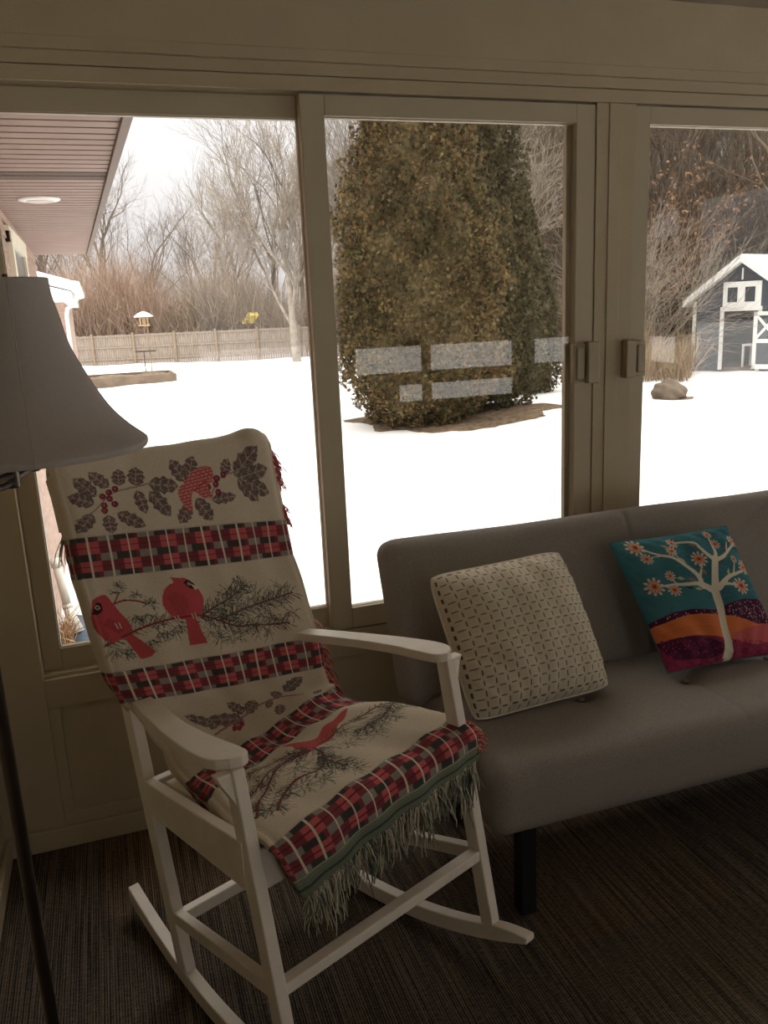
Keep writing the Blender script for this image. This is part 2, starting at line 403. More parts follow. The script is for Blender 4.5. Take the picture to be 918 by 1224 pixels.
glazed_wall('wall_right', 'r', 'x', XR, YB-.12, YW, [(-2.74,-1.95),(-1.22,-.2),(-.1,1.0),(1.1,2.2)], .12, 2.22, 5, 1, [(-1.82,-1.34,.88,1.16),(-1.82,-1.34,1.93,2.18)])  # tall openings enlarged to brighten the room; small ones give reflected patches
glazed_wall('wall_back', 'b', 'y', YB, XL-.12, XR+.12, [(.80,2.12)], .12, 2.22, 11, -1, [(2.62,2.92,.57,.79),(2.95,3.88,.57,.79),(2.20,2.92,.85,1.15),(2.95,3.88,.85,1.15),(4.06,4.52,.85,1.15)])  # small openings shaped to give the bright bands reflected in the middle pane

# ------------------------------------------------------------------ the sofa
def put(mb, vf, M): mb.add([M @ Vector(p) for p in vf[0]], vf[1])
sofa = empty('sofa', (.72, 1.5, 0), 'long armless grey fabric sofa with black legs under the right windows', 'sofa')
SX0, SX1 = .722, 2.75; tufts = [(1.108,1.772),(1.425,1.75),(1.735,1.78),(2.03,1.78),(2.33,1.78)]
cs = Vector(((SX0+SX1)/2, 1.76, .3425))
def seat_disp(q):
    p = np.array(q); x, y, z = p + np.array(cs)
    if p[2] > 0:
        up = min(1, p[2]/.06); dz = 0
        for (tx, ty) in tufts:
            d2 = (x-tx)**2 + (y-ty)**2
            dz -= .020*math.exp(-d2/.0011) + .010*math.exp(-d2/.012)
            dz -= .0018*math.exp(-((x-tx)/.008)**2)
        dz += .012*(1 - ((y-1.72)/.26)**2) * up - .004*math.sin(x*9)*up*.3
        p[2] += dz*up
    if y < 1.55 and abs(p[2]) < .07: p[1] -= .004*math.cos(p[2]/.07*1.5)
    return p
b = MB(); put(b, rounded_box((1.014,.26,.0875), .045, (300,70,14), seat_disp), Matrix.Translation(cs)); b.build('seat_cushion', sofa_m, sofa, smooth=True)
for (tx, ty) in tufts: b = MB(); b.lathe((tx, ty, .418), [(.0,-.004),(.010,-.002),(.012,.0015),(.008,.005),(.0,.006)], 14); b.build('tuft_button', sofa_m, sofa, smooth=True)
tb = math.radians(21); Mb = Matrix.Translation((1.7125, 2.055, .605)) @ Matrix.Rotation(-tb, 4, 'X')
def back_disp(q):
    p = np.array(q); X = p[0] + 1.7125
    if p[1] < 0:
        f = min(1, -p[1]/.04); d = 0
        for s in (1.44, 2.03, 2.62): d += .006*math.exp(-((X-s)/.008)**2)
        p[1] += (d - .010*(1-(p[2]/.24)**2))*f
    if p[2] > .15: p[2] += -.004*(1+math.cos((X-1.1)*8))*.5
    return p
b = MB(); put(b, rounded_box((1.038,.062,.232), .042, (300,10,40), back_disp), Mb); b.build('backrest', sofa_m, sofa, smooth=True)
for (x, y) in ((.834,1.572),(2.62,1.572),(.834,1.98),(2.62,1.98)):
    b = MB(); b.box((x-.021,y-.021,0),(x+.021,y+.021,.262)); b.build('leg', black_m, sofa, bevel=.003)
b = MB(); b.box((.80,1.56,.235),(2.66,2.0,.262)); b.build('under_frame', black_m, sofa)

# ------------------------------------------------------------------ painting of woven and printed cloth
class Paint:
    """colours of a cloth on a grid; X,Y are its coordinates on the cloth"""
    def __init__(s, X, Y, base): s.X, s.Y = X, Y; s.rgb = np.ones(X.shape+(3,))*np.array(base); s.rng = np.random.default_rng(5)
        
    def sub(s, x0, x1, y0, y1):
        xs = s.X[0]; ys = s.Y[:,0]
        i0, i1 = np.searchsorted(xs, x0), np.searchsorted(xs, x1)+1; j0, j1 = np.searchsorted(ys, y0), np.searchsorted(ys, y1)+1
        return slice(max(j0-1,0), max(j1,0)), slice(max(i0-1,0), max(i1,0))
    def put(s, sl, mask, col): s.rgb[sl][mask] = col
    def rect(s, x0, x1, y0, y1, col):
        sl = s.sub(x0,x1,y0,y1); X, Y = s.X[sl], s.Y[sl]
        if X.size: s.put(sl, (X>=x0)&(X<x1)&(Y>=y0)&(Y<y1), col)
    def line(s, pts, w, col, w2=None):
        pts = np.array(pts, float); n = len(pts)-1
        for i in range(n):
            p, q = pts[i], pts[i+1]; wa = w if w2 is None else w+(w2-w)*i/n; wb = w if w2 is None else w+(w2-w)*(i+1)/n
            m = max(wa, wb); sl = s.sub(min(p[0],q[0])-m, max(p[0],q[0])+m, min(p[1],q[1])-m, max(p[1],q[1])+m)
            X, Y = s.X[sl], s.Y[sl]
            if not X.size: continue
            d = q-p; t = np.clip(((X-p[0])*d[0]+(Y-p[1])*d[1])/max(d@d,1e-12), 0, 1)
            s.put(sl, np.hypot(X-p[0]-t*d[0], Y-p[1]-t*d[1]) < (wa+(wb-wa)*t)/2, col)
    def curve(s, pts, w, col, w2=None): s.line(catmull(pts, 8), w, col, w2)
    def disc(s, x, y, r, col, ry=None):
        ry = ry or r; sl = s.sub(x-r,x+r,y-ry,y+ry); X, Y = s.X[sl], s.Y[sl]
        if X.size: s.put(sl, ((X-x)/r)**2+((Y-y)/ry)**2 < 1, col)
    def poly(s, pts, col, smooth=False):
        pts = np.array(pts, float)
        if smooth: pts = catmull(np.vstack([pts, pts[:1]]), 6)
        sl = s.sub(pts[:,0].min(), pts[:,0].max(), pts[:,1].min(), pts[:,1].max()); X, Y = s.X[sl], s.Y[sl]
        if not X.size: return
        ins = np.zeros(X.shape, bool); n = len(pts)
        for i in range(n):
            x0, y0 = pts[i]; x1, y1 = pts[(i+1) % n]
            if y0 == y1: continue
            c = ((y0 > Y) != (y1 > Y)) & (X < (x1-x0)*(Y-y0)/(y1-y0)+x0); ins ^= c
        s.put(sl, ins, col); return sl, ins
# ------------------------------------------------------------------ rocking chair
CH = dict(x0=.2462,y0=1.7367,yaw=-1.1577,w=.2391,R=1.2438,th=.0395,rw=.0278,ufb=.4639,uft=.3359,zarm=.705,urb=-.0086,urT=-.1506,zrT=.6829,wt=.0675,wz=.0114,zaR=.0129)
_c, _s = math.cos(CH['yaw']), math.sin(CH['yaw'])
def CP(u, v, z): return Vector((CH['x0']+_c*u-_s*v, CH['y0']+_s*u+_c*v, z))
UD = Vector((_c,_s,0)); VD = Vector((-_s,_c,0))
wf = lambda u, z: CH['w']+CH['wt']*u+CH['wz']*z
rk = lambda u: CH['R']-math.sqrt(CH['R']**2-u*u)
KB = (CH['urT']-CH['urb'])/(CH['zrT']-.05)
rl = lambda z: CH['urb']+KB*(z-.05)
fl = lambda z: CH['ufb']+(CH['uft']-CH['ufb'])*(z-.05)/(CH['zarm']-.05)
chair = empty('rocking_chair', CP(.1,0,0), 'white painted wooden rocking chair draped with a cardinal throw', 'rocking chair')
BV = .003
def cbar(name, p, q, w, h, side, m=white_paint, bev=BV):
    b = MB(); b.bar(p, q, w, h, side); return b.build(name, m, chair, bevel=bev)
for sd in (-1, 1):
    # rocker: a bent board standing on edge
    b = MB(); us = np.linspace(-.308, .555, 40); vs = []; fs = []
    for i, u in enumerate(us):
        top = rk(u)+CH['th']
        if i > 34: top -= .024*((i-34)/5)**2
        for dv, z in ((-1, rk(u)), (1, rk(u)), (1, top), (-1, top)): vs.append(CP(u, sd*wf(u,0)+dv*CH['rw']/2, z))
    for i in range(len(us)-1):
        for k in range(4): fs.append((4*i+k, 4*i+(k+1)%4, 4*i+4+(k+1)%4, 4*i+4+k))
    fs += [(3,2,1,0), tuple(4*(len(us)-1)+k for k in range(4))]
    b.add(vs, fs); b.build('rocker', white_paint, chair, bevel=BV)
    za = CH['zarm'] + sd*CH['zaR']
    u0 = fl(.13)
    cbar('front_post', CP(fl(.13), sd*wf(u0,.13), rk(u0)+CH['th']-.004), CP(fl(za), sd*wf(fl(za),za), za), .025, .036, VD)
    ur = rl(.05)
    cbar('rear_post', CP(ur, sd*wf(ur,.05), rk(ur)+CH['th']-.004), CP(rl(1.14), sd*(wf(rl(1.14),1.14)), 1.14), .026, .042, VD)
    # seat side rail
    v = lambda u, z: sd*(wf(u,z)+.000)
    b = MB(); P0, P1 = (rl(.45)+.01, fl(.5)-.01)
    a = [(P0,.413+.145*P0),(P1,.413+.145*P1),(P1,.495+.19*P1),(P0,.495+.19*P0)]
    b.prism([CP(u, sd*(wf(u,z)+.0145), z) for u, z in a], -sd*VD*.024); b.build('seat_rail', white_paint, chair, bevel=BV)
    # side stretcher
    cbar('stretcher', CP(rl(.1622), sd*wf(rl(.16),.16), .1622), CP(fl(.2841), sd*wf(fl(.28),.28), .2841), .022, .030, VD)
    # armrest: bowed board, level, rounded front
    out = [(-.165,.232),(-.08,.250),(.0,.267),(.10,.285),(.20,.299),(.27,.304),(.315,.298),(.343,.278)]
    inn = [(.352,.258),(.345,.243),(.325,.236),(.27,.237),(.20,.239),(.10,.233),(.0,.218),(-.08,.205),(-.165,.192)]
    ol = catmull(out, 6).tolist()+catmull(inn, 6).tolist()
    b = MB(); zt = lambda u: za + .021 + (u-.336)*.135
    b.prism([CP(u, sd*v_, zt(u)) for u, v_ in ol], Vector((0,0,-.021))); b.build('armrest', white_paint, chair, bevel=.005, bseg=3)
    # corbel under the arm, outside the post
    uz = fl(za-.03); vv = wf(uz, za)+.0125
    b = MB(); b.prism([CP(fl(za)-.010, sd*(vv-.002), za), CP(fl(za)-.010, sd*(vv+.028), za), CP(fl(za)-.010, sd*(vv+.022), za-.012), CP(fl(za-.06)-.010, sd*(vv-.002), za-.062)], UD*.022); b.build('arm_bracket', white_paint, chair, bevel=.002)
uF = fl(.2841); cbar('stretcher', CP(uF, -wf(uF,.28), .2841), CP(uF, wf(uF,.28), .2841), .026, .024, UD)
uR = rl(.150); cbar('stretcher', CP(uR, -wf(uR,.15), .150), CP(uR, wf(uR,.15), .150), .022, .030, UD)
# front apron and rear seat rail
b = MB(); b.prism([CP(.366,-.262,.466),CP(.366,.262,.466),CP(.354,.262,.538),CP(.354,-.262,.538)], UD*.022); b.build('apron', white_paint, chair, bevel=BV)
b = MB(); b.prism([CP(-.075,-.235,.415),CP(-.075,.235,.415),CP(-.088,.235,.478),CP(-.088,-.235,.478)], UD*.022); b.build('apron', white_paint, chair, bevel=BV)
for i in range(5):
    v0 = -.222 + i*.0895; t = lambda u: .488+.152*u
    b = MB(); vs = [CP(u, v, t(u)+dz) for dz in (-.017, 0) for (u, v) in ((-.045,v0),(.392,v0),(.392,v0+.084),(-.045,v0+.084))]
    b.add(vs, [(0,3,2,1),(4,5,6,7),(0,1,5,4),(1,2,6,5),(2,3,7,6),(3,0,4,7)]); b.build('seat_slat', white_paint, chair, bevel=BV)
cbar('top_rail', CP(rl(1.10), -.225, 1.10), CP(rl(1.10), .225, 1.10), .022, .075, UD)
cbar('back_rail', CP(rl(.60), -.225, .60), CP(rl(.60), .225, .60), .022, .05, UD)
for i in range(5):
    v = -.17+i*.085; cbar('back_slat', CP(rl(.61), v, .61), CP(rl(1.08), v, 1.08), .05, .012, VD)

# ------------------------------------------------------------------ the cardinal throw
CREAM=(.56,.475,.35); RED=(.47,.10,.10); DRED=(.19,.043,.047); BLK=(.055,.050,.043); GREY=(.24,.22,.18); GRN=(.10,.125,.095); DGRN=(.075,.082,.066); LEAF=(.135,.105,.092); PINK=(.60,.19,.17)
TW = .52; na, nb = 340, 900; wrap = 24
a1 = np.linspace(0, 1, na); ext = np.linspace(.004, .10, wrap)
aa = np.concatenate([-ext[::-1], a1, 1+ext]); bb = np.linspace(-.22, 1.262, nb)
A, B = np.meshgrid(aa, bb)
pt = Paint(A*TW, B, CREAM); rng = np.random.default_rng(11)
def plaid(b0, b1, ph=0):
    h = b1-b0; sp = .0447; x0 = -.06; n = 16
    rows = [(0,.14,'c'),(.14,.42,'r'),(.42,.60,'c'),(.60,.86,'r'),(.86,1,'c')]
    pt.rect(-.1, .7, b0, b1, DRED)
    for (r0, r1, t) in rows:
        for i in range(n):
            xc = .020 + (i-2)*sp; odd = (i+ph) % 2
            y0, y1 = b0+h*r0, b0+h*r1
            if t == 'c': pt.rect(xc-sp/2, xc+sp/2, y0, y1, BLK if odd else GREY); pt.rect(xc+sp*.30, xc+sp*.5, y0, y1, DRED if odd else BLK)
            else:
                pt.rect(xc-sp/2, xc+sp/2, y0, y1, RED if odd else DRED)
                if odd: pt.rect(xc-sp*.5, xc-sp*.42, y0, y1, DRED)
    for yy in (b0+h*.28, b0+h*.73): pt.rect(-.1,.7, yy-.0012, yy+.0012, (.16,.015,.03))
    for i in range(n): 
        xc = .020 + (i-2)*sp; pt.rect(xc-.0019, xc+.0019, b0, b1, (.66,.55,.42))
    for k in (b0, b1): pt.rect(-.1,.7, k-.0012, k+.0012, (.5,.42,.32))
def leaf(tip, base, wd, col=LEAF):
    t, q = np.array(tip)*[TW,1], np.array(base)*[TW,1]; d = t-q; Ln = np.linalg.norm(d); n = np.array([-d[1], d[0]])/Ln
    pr = [0,.55,.85,.70,1.0,.70,.78,.45,0]; k = len(pr); wd *= 1.22
    p1 = [q+d*i/(k-1)+n*wd*pr[i]/2 for i in range(k)]; p2 = [q+d*i/(k-1)-n*wd*pr[i]/2 for i in range(k)][::-1]
    sl, ins = pt.poly(p1+p2[1:-1], col)
    sp = ins & (rng.random(ins.shape) < .22); pt.put(sl, sp, (.30,.245,.19)); sp = ins & (rng.random(ins.shape) < .15); pt.put(sl, sp, (.07,.05,.045))
    pt.line([q, q+d*.92], .0018, (.42,.34,.27))
    for i in range(1, 8):
        m = q+d*i/8.5
        for s in (-1,1): pt.line([m, m+n*s*wd*.36*math.sin(math.pi*i/8.5)+d*.10], .0014, (.45,.37,.29) if i % 2 else (.25,.06,.06))
def stem(pts, w, col=DRED): pt.curve([(p[0]*TW, p[1]) for p in pts], w, col)
def needles(a, b, r, n, ang=None, spread=math.pi):
    for _ in range(int(n*.75)):
        t = (rng.uniform(0, 2*math.pi) if ang is None else ang+rng.uniform(-spread, spread)/2)
        x, y = a*TW+rng.normal(0, r*.10), b+rng.normal(0, r*.10); L_ = r*rng.uniform(.5, 1.05)
        pt.line([(x+.15*L_*math.cos(t), y+.15*L_*math.sin(t)), (x+L_*math.cos(t), y+L_*math.sin(t))], .0013, DGRN if rng.random() < .75 else (.19,.18,.14))
def sprig(pts, w, dens=1.0, r=.028):
    """red twig with pine needles brushing forward along both sides"""
    P_ = catmull([(p[0]*TW, p[1]) for p in pts], 8); pt.line(P_, w, (.22,.03,.04))
    for i in range(0, len(P_)-1):
        d = P_[i+1]-P_[i]; an = math.atan2(d[1], d[0])
        for s in (-1, 1):
            for _ in range(int(2*dens)+ (rng.random() < (2*dens) % 1)):
                t = an+s*rng.uniform(.5,1.15); L_ = r*rng.uniform(.5,1.1); q = P_[i]+d*rng.random()
                pt.line([q, q+L_*np.array([math.cos(t), math.sin(t)])], .0013, DGRN)
def pa(pts): return [(p[0]*TW, p[1]) for p in pts]
# holly row under the top edge
for t_, b_, w_ in [((.047,.012),(.123,.064),.034),((.013,.054),(.107,.082),.034),((.010,.148),(.09,.106),.030),((.147,.160),(.153,.112),.030),((.297,.150),(.193,.110),.030),((.113,.004),(.187,.046),.028),((.243,.006),(.23,.046),.030),((.325,.008),(.30,.052),.036),((.49,.066),(.357,.052),.036),((.423,.132),(.353,.068),.034),((.313,.120),(.30,.062),.026),
    ((.48,.004),(.527,.058),.032),((.593,.004),(.540,.058),.034),((.457,.150),(.523,.112),.030),((.623,.150),(.560,.098),.036),((.763,.102),(.637,.106),.022),((.763,.022),(.72,.054),.026),((.915,.006),(.775,.060),.040),((.957,.052),(.787,.066),.034),((.877,.118),(.787,.066),.032),((.943,.104),(.807,.068),.034)]: leaf(t_, b_, w_)
stem([(.02,.118),(.10,.098),(.19,.062),(.30,.054),(.38,.050)], .0035, (.28,.2,.17)); stem([(.63,.100),(.70,.06),(.79,.05),(.84,.04)], .0035, (.28,.2,.17))
for (x, y) in [(.21,.052),(.18,.058),(.15,.066),(.177,.074),(.147,.088),(.193,.088),(.143,.101),(.633,.076),(.673,.072),(.683,.060),(.72,.054),(.677,.090)]:
    pt.disc(x*TW, y, .0075, (.10,.02,.03)); pt.disc(x*TW, y, .0055, (.28,.035,.05)); pt.disc(x*TW-.001, y-.001, .0018, (.5,.2,.18))
bow = [(.513,.062),(.56,.042),(.61,.030),(.665,.034),(.668,.062),(.63,.072),(.647,.098),(.60,.098),(.56,.082),(.54,.095),(.53,.124),(.50,.118),(.478,.088),(.49,.07)]
sl, ins = pt.poly(pa(bow), (.46,.085,.085), True)
st = ins & (np.mod(pt.Y[sl]+.12*pt.X[sl], .0072) < .0026) & (np.mod(pt.X[sl]*1.0+np.floor(pt.Y[sl]/.0072)*.004, .011) < .008); pt.put(sl, st, (.58,.33,.26))
pt.curve(pa([(.56,.082),(.60,.070),(.63,.062)]), .0022, (.25,.03,.04))
plaid(.160, .245, 1)
# two cardinals on a pine branch
for p, r, n, in [((.13,.272),.016,26),((.187,.296),.018,26),((.235,.322),.020,30),((.105,.285),.014,20)]: needles(p[0], p[1], r, n)
stem([(.09,.312),(.133,.306),(.183,.311),(.217,.320)], .004, (.24,.03,.04)); stem([(.09,.312),(.12,.288)], .003, (.24,.03,.04))
for p in [(.153,.345),(.20,.345),(.23,.395),(.18,.41),(.067,.43),(.10,.42),(.03,.42),(.255,.392),(.30,.392),(.33,.385),(.245,.36)]: needles(p[0], p[1], .030, 22, math.pi*.45, 2.4)
sprig([(.0,.410),(.077,.395),(.19,.374),(.30,.366),(.417,.366),(.47,.374),(.52,.388),(.59,.409),(.66,.412),(.75,.420),(.86,.424)], .0050, .8, .030)
sprig([(.443,.368),(.533,.350),(.63,.326),(.69,.306)], .0042, 1.2, .034)
sprig([(.527,.390),(.61,.372),(.72,.362),(.813,.354),(.93,.345)], .0042, 1.3, .036)
for p in [(.60,.315),(.64,.325),(.67,.306),(.74,.335),(.873,.330),(.867,.366),(.743,.388),(.823,.414),(.747,.440),(.593,.432),(.493,.430),(.557,.436),(.46,.412),(.68,.43),(.78,.40),(.90,.40)]: needles(p[0], p[1], .034, 22)
REDB = (.46,.075,.08)
c1 = [(-.01,.318),(.004,.300),(.03,.290),(.065,.288),(.085,.308),(.105,.335),(.122,.355),(.127,.376),(.09,.392),(.05,.404),(.02,.402),(-.005,.385),(-.02,.352)]
pt.poly(pa(c1), REDB, True); pt.poly(pa([(.083,.394),(.117,.386),(.192,.440),(.165,.452),(.123,.454)]), REDB)
pt.poly(pa([(.0,.316),(.02,.304),(.036,.308),(.036,.322),(.015,.332),(-.01,.330)]), (.05,.02,.02), True); pt.disc(.018*TW,.316,.0055,(.55,.42,.28)); pt.disc(.018*TW,.316,.0030,(.03,.02,.02))
pt.poly(pa([(.02,.36),(.05,.345),(.10,.368),(.07,.385)]), (.36,.055,.06), True)
c2 = [(.353,.262),(.385,.266),(.417,.268),(.450,.282),(.474,.305),(.482,.326),(.466,.350),(.44,.366),(.375,.372),(.322,.366),(.292,.345),(.287,.322),(.31,.294),(.34,.280),(.36,.276)]
pt.poly(pa(c2), REDB, True); pt.poly(pa([(.367,.366),(.413,.366),(.432,.440),(.353,.440)]), REDB)
pt.poly(pa([(.405,.280),(.43,.274),(.455,.284),(.462,.298),(.43,.296)]), (.05,.02,.02), True); pt.poly(pa([(.44,.285),(.487,.297),(.455,.302)]), (.62,.50,.38)); pt.disc(.432*TW,.285,.0042,(.55,.42,.28)); pt.disc(.432*TW,.285,.0022,(.03,.02,.02))
pt.poly(pa([(.31,.31),(.36,.30),(.40,.33),(.37,.36),(.33,.35)]), (.40,.062,.066), True)
stem([(.077,.395),(.19,.374),(.30,.366),(.417,.366),(.47,.374)], .0045, (.24,.03,.04))
for x in (.32,.335,.40,.415,.07,.085): pt.line([(x*TW,.360),(x*TW+.002,.372)], .003, (.55,.42,.30))
plaid(.475, .555, 0)
# second holly row in the crease
for t_, b_, w_ in [((.167,.602),(.283,.650),.026),((.240,.626),(.427,.660),.030),((.403,.604),(.44,.648),.032),((.53,.622),(.457,.652),.032),((.36,.672),(.43,.664),.022),((.853,.580),(.71,.630),.044),((.64,.614),(.68,.645),.028),((.62,.712),(.655,.668),.034),((.56,.66),(.62,.645),.022),((.92,.71),(.85,.70),.03)]: leaf(t_, b_, w_)
stem([(.25,.662),(.427,.655),(.557,.642),(.693,.646),(.803,.672)], .005, (.30,.16,.14))
for (x, y) in [(.36,.672),(.385,.678),(.41,.670)]: pt.disc(x*TW, y, .007, (.30,.035,.05))
plaid(.735, .835, 1)
# the cardinal and branches on the seat
for p in [(.26,.845),(.20,.88),(.187,.93),(.12,.92),(.367,.975),(.32,.985),(.213,1.035),(.27,1.045),(.33,1.055),(.08,1.05),(.063,1.02),(.187,1.005),(.12,1.06),(.42,1.05),(.453,1.085),(.337,1.07),(.527,.985),(.583,1.01),(.64,1.0),(.70,1.025),(.75,1.01),(.803,1.01),(.66,.95),(.77,.93),(.94,.99),(.90,.97),(.86,1.0),(.38,.94),(.05,.96),(.04,1.0)]: needles(p[0], p[1], .036, 26)
bird = [(.445,.846),(.48,.856),(.52,.890),(.575,.902),(.66,.880),(.743,.866),(.80,.856),(.853,.852),(.85,.862),(.78,.886),(.69,.912),(.615,.938),(.55,.946),(.48,.950),(.445,.930),(.437,.905),(.452,.885)]
pt.poly(pa(bird), (.48,.09,.085), True)
sprig([(.463,.950),(.40,.922),(.297,.914),(.16,.936),(.06,.945)], .0055, .9, .032)
sprig([(.463,.950),(.38,.895),(.27,.868),(.163,.860)], .0045, .9, .028)
sprig([(.463,.952),(.333,.922),(.25,.945),(.183,.970),(.10,1.005),(.037,1.045)], .0070, .8, .032)
sprig([(.480,.948),(.475,.98),(.443,1.006),(.387,1.022),(.26,1.018),(.173,1.034),(.10,1.07)], .0070, .8, .030)
sprig([(.52,.940),(.69,.928),(.82,.932),(.98,.950)], .0050, .8, .028); sprig([(.98,.950),(.90,.968),(.823,.984),(.75,.988),(.687,.998)], .0050, 1.0, .032)
sprig([(.443,.986),(.45,1.02),(.457,1.068)], .0045, 1.4, .028)
plaid(1.128, 1.222, 0)
pt.rect(-.1,.7,1.222,1.30,(.17,.19,.135)); pt.rect(-.1,.7,1.242,1.247,(.055,.065,.05)); pt.rect(-.1,.7,1.2235,1.2255,(.45,.40,.30))
for y in np.arange(1.2262,1.262,.0045): pt.rect(-.1,.7,y,y+.0011,(.115,.13,.095))
# knit grain
g = rng.normal(0, .055, A.shape); pt.rgb *= (1+g)[...,None]; pt.rgb = np.clip(pt.rgb, .012, .9)

def throw_points(A, B):
    u, v, z, nu, nz, s = throw_surface(A, B)
    over = np.where(A < 0, -A, np.where(A > 1, A-1, 0))*TW; sgn = np.where(A < 0, -1., np.where(A > 1, 1., 0))
    side = np.minimum(over, .010)*.8; back = np.maximum(over-.004, 0)*np.clip(1-(B-.50)/.06, .35, 1)
    # flat along the middle, turning over the edges
    edge = np.minimum(np.clip(A,0,1), 1-np.clip(A,0,1))*TW
    off = -.006*np.exp(-(edge/.010)**2) - back
    off = off + .0035*np.sin(A*17+B*9)*np.exp(-((B-.35)/.25)**2) + (.0030*np.sin(A*29-B*14+1) + .0022*np.sin(A*11+B*31))*np.clip((B-.05)/.15, .25, 1)
    bump = lambda a0, b0, sa, sb, h: h*np.exp(-((A-a0)/sa)**2-((B-b0)/sb)**2)
    off = off + bump(.93,-.01,.07,.05,.016) + bump(.06,0,.06,.04,.006) + bump(.30,.0,.05,.03,-.004)
    off = off + bump(.80,.72,.22,.05,.022) + bump(.90,.92,.2,.12,.012) + bump(.12,.68,.12,.05,.014) + bump(.05,.82,.07,.06,.010) - bump(.45,.80,.2,.05,.004) + bump(.55,.95,.3,.1,.006)
    fade = np.where(B < -.06, .3, 1)
    off = off*fade
    uu, vv, zz = u+nu*off, v+sgn*side, z+nz*off
    X = CH['x0']+_c*uu-_s*vv; Y = CH['y0']+_s*uu+_c*vv
    return np.stack([X, Y, zz], -1)
V = throw_points(A, B)
throw = grid_mesh('throw_blanket', V, throw_m, None, pt.rgb, .003)
tag(throw, 'cream woven throw with red cardinals, plaid bands and fringe over the rocking chair', 'blanket')

def strands(edge, n, L0, L1, cols, rad, out, rng, drop=1.0, per=3):
    """knotted fringe strands hanging from edge(t) -> point, outward direction"""
    b = MB()
    for i in range(n):
        t = (i+.5)/n; base, o = edge(t); cl = rng.uniform(.65,1.15)*(1+.12*math.sin(t*23)); sway = rng.normal(0,.22,3)
        for k in range(per):
            L_ = rng.uniform(L0, L1)*cl; p = Vector(base)+Vector(rng.normal(0, .0022, 3)); d = (Vector(o)*rng.uniform(.3,1.3)*out+Vector((sway[0]+rng.normal(0,.3), sway[1]+rng.normal(0,.3), -drop*rng.uniform(.3,1)))).normalized()
            pts = [p]
            for q in range(6):
                pts.append(pts[-1]+d*L_/6); d = (d+Vector((rng.normal(0,.22), rng.normal(0,.22), -.55*drop))).normalized()
            b.tube(pts, [rad*1.2]+[rad]*5+[rad*.6], 4, True, cols[rng.integers(len(cols))])
    return b
fr = np.random.default_rng(3)
def edge_at(a, b, oa, ob):
    p = throw_points(np.array([[a]]), np.array([[b]]))[0,0]; q = throw_points(np.array([[a-oa]]), np.array([[b-ob]]))[0,0]; d = p-q; return p, d/ (np.linalg.norm(d)+1e-9)
fringe_m = mat_col('fringe_yarn', .95)
SIL = [(.56,.52,.41),(.42,.40,.31),(.22,.235,.18),(.55,.50,.38),(.15,.165,.125)]
REDS = [(.50,.10,.09),(.55,.20,.16),(.42,.06,.07),(.60,.36,.27),(.36,.05,.06)]
b = strands(lambda t: edge_at(t*1.0, 1.262, 0, .02), 120, .050, .105, SIL, .0013, .9, fr, 1.0, 4)
o = b.build('fringe', fringe_m, throw, smooth=True); o['label'] = 'grey green fringe along the front hem'
for (b0, b1, n, l0, l1, cols, dr) in [(.02,.085,34,.03,.05,REDS,.55),(.13,.165,20,.02,.035,REDS,.6),(.43,.50,24,.02,.045,REDS[1:4:2]+SIL[:1],.6),(.51,.68,80,.03,.055,REDS,.7),(1.08,1.235,64,.02,.042,REDS+SIL[:1],.4)]:
    s_ = strands(lambda t: edge_at(1.0 if b0 > 1 else 1.012, b0+(b1-b0)*t, .012, 0), n, l0, l1, cols, .0013, 2.2, fr, dr, 4)
    o = s_.build('fringe', fringe_m, throw, smooth=True); o['label'] = 'red tufted fringe on the right edge'
s_ = strands(lambda t: edge_at(-.0+.3*t, -.22, 0, -.02), 50, .05, .085, SIL, .0013, .3, fr, 1.0, 4)
o = s_.build('fringe', fringe_m, throw, smooth=True); o['label'] = 'grey green fringe of the hem behind the chair back'

# ------------------------------------------------------------------ floor lamp
lamp = empty('floor_lamp', (-.187,1.16,0), 'dark metal swing-arm floor lamp with grey bell shade beside left wall', 'floor lamp')
AX, AY = -.118, 1.36
prof = [(.057,1.520),(.059,1.495),(.066,1.465),(.074,1.426),(.087,1.393),(.106,1.354),(.125,1.322),(.148,1.296),(.170,1.277),(.1745,1.271),(.172,1.264)]
pc_ = catmull(prof, 6).tolist(); inner = [(r-.003, z) for r, z in pc_[::-1]]
b = MB(); vs = []; fs = []; n = 64; ring = pc_+inner
for r, z in ring:
    for k in range(n):
        t = 2*math.pi*k/n; vs.append((AX+r*math.cos(t), AY+r*math.sin(t), z))
for i in range(len(ring)):
    i2 = (i+1) % len(ring)
    for k in range(n): fs.append((i*n+k, i*n+(k+1)%n, i2*n+(k+1)%n, i2*n+k))
b.add(vs, fs); shade = b.build('lamp_shade', shade_m, lamp, smooth=True)
b = MB()
for k in range(4):
    t = 2*math.pi*k/4 + math.radians(-84); b.tube([(AX+(r+.0005)*math.cos(t), AY+(r+.0005)*math.sin(t), z) for r, z in pc_], .0008, 5)
b.build('seam', shade_m, shade, smooth=True)
b = MB(); b.lathe((-.187,1.16,0), [(0,0),(.125,.0),(.128,.008),(.12,.018),(.05,.028),(.016,.045),(.011,.07),(.0,.07)], 40); b.build('base', bronze_m, lamp, smooth=True)
b = MB(); b.lathe((-.187,1.16,0), [(.0098,.06),(.0098,1.07),(.012,1.08),(.019,1.11),(.024,1.145),(.021,1.175),(.012,1.19),(.0095,1.20),(.008,1.262),(.011,1.266),(.0,1.275)], 24); b.build('pole', bronze_m, lamp, smooth=True)
b = MB(); b.tube([(-.187,1.16,1.248),(-.137,1.27,1.248)], .005, 10); b.tube([(-.187,1.16,1.236),(-.137,1.27,1.236)], .005, 10); b.build('arm', bronze_m, lamp, smooth=True)
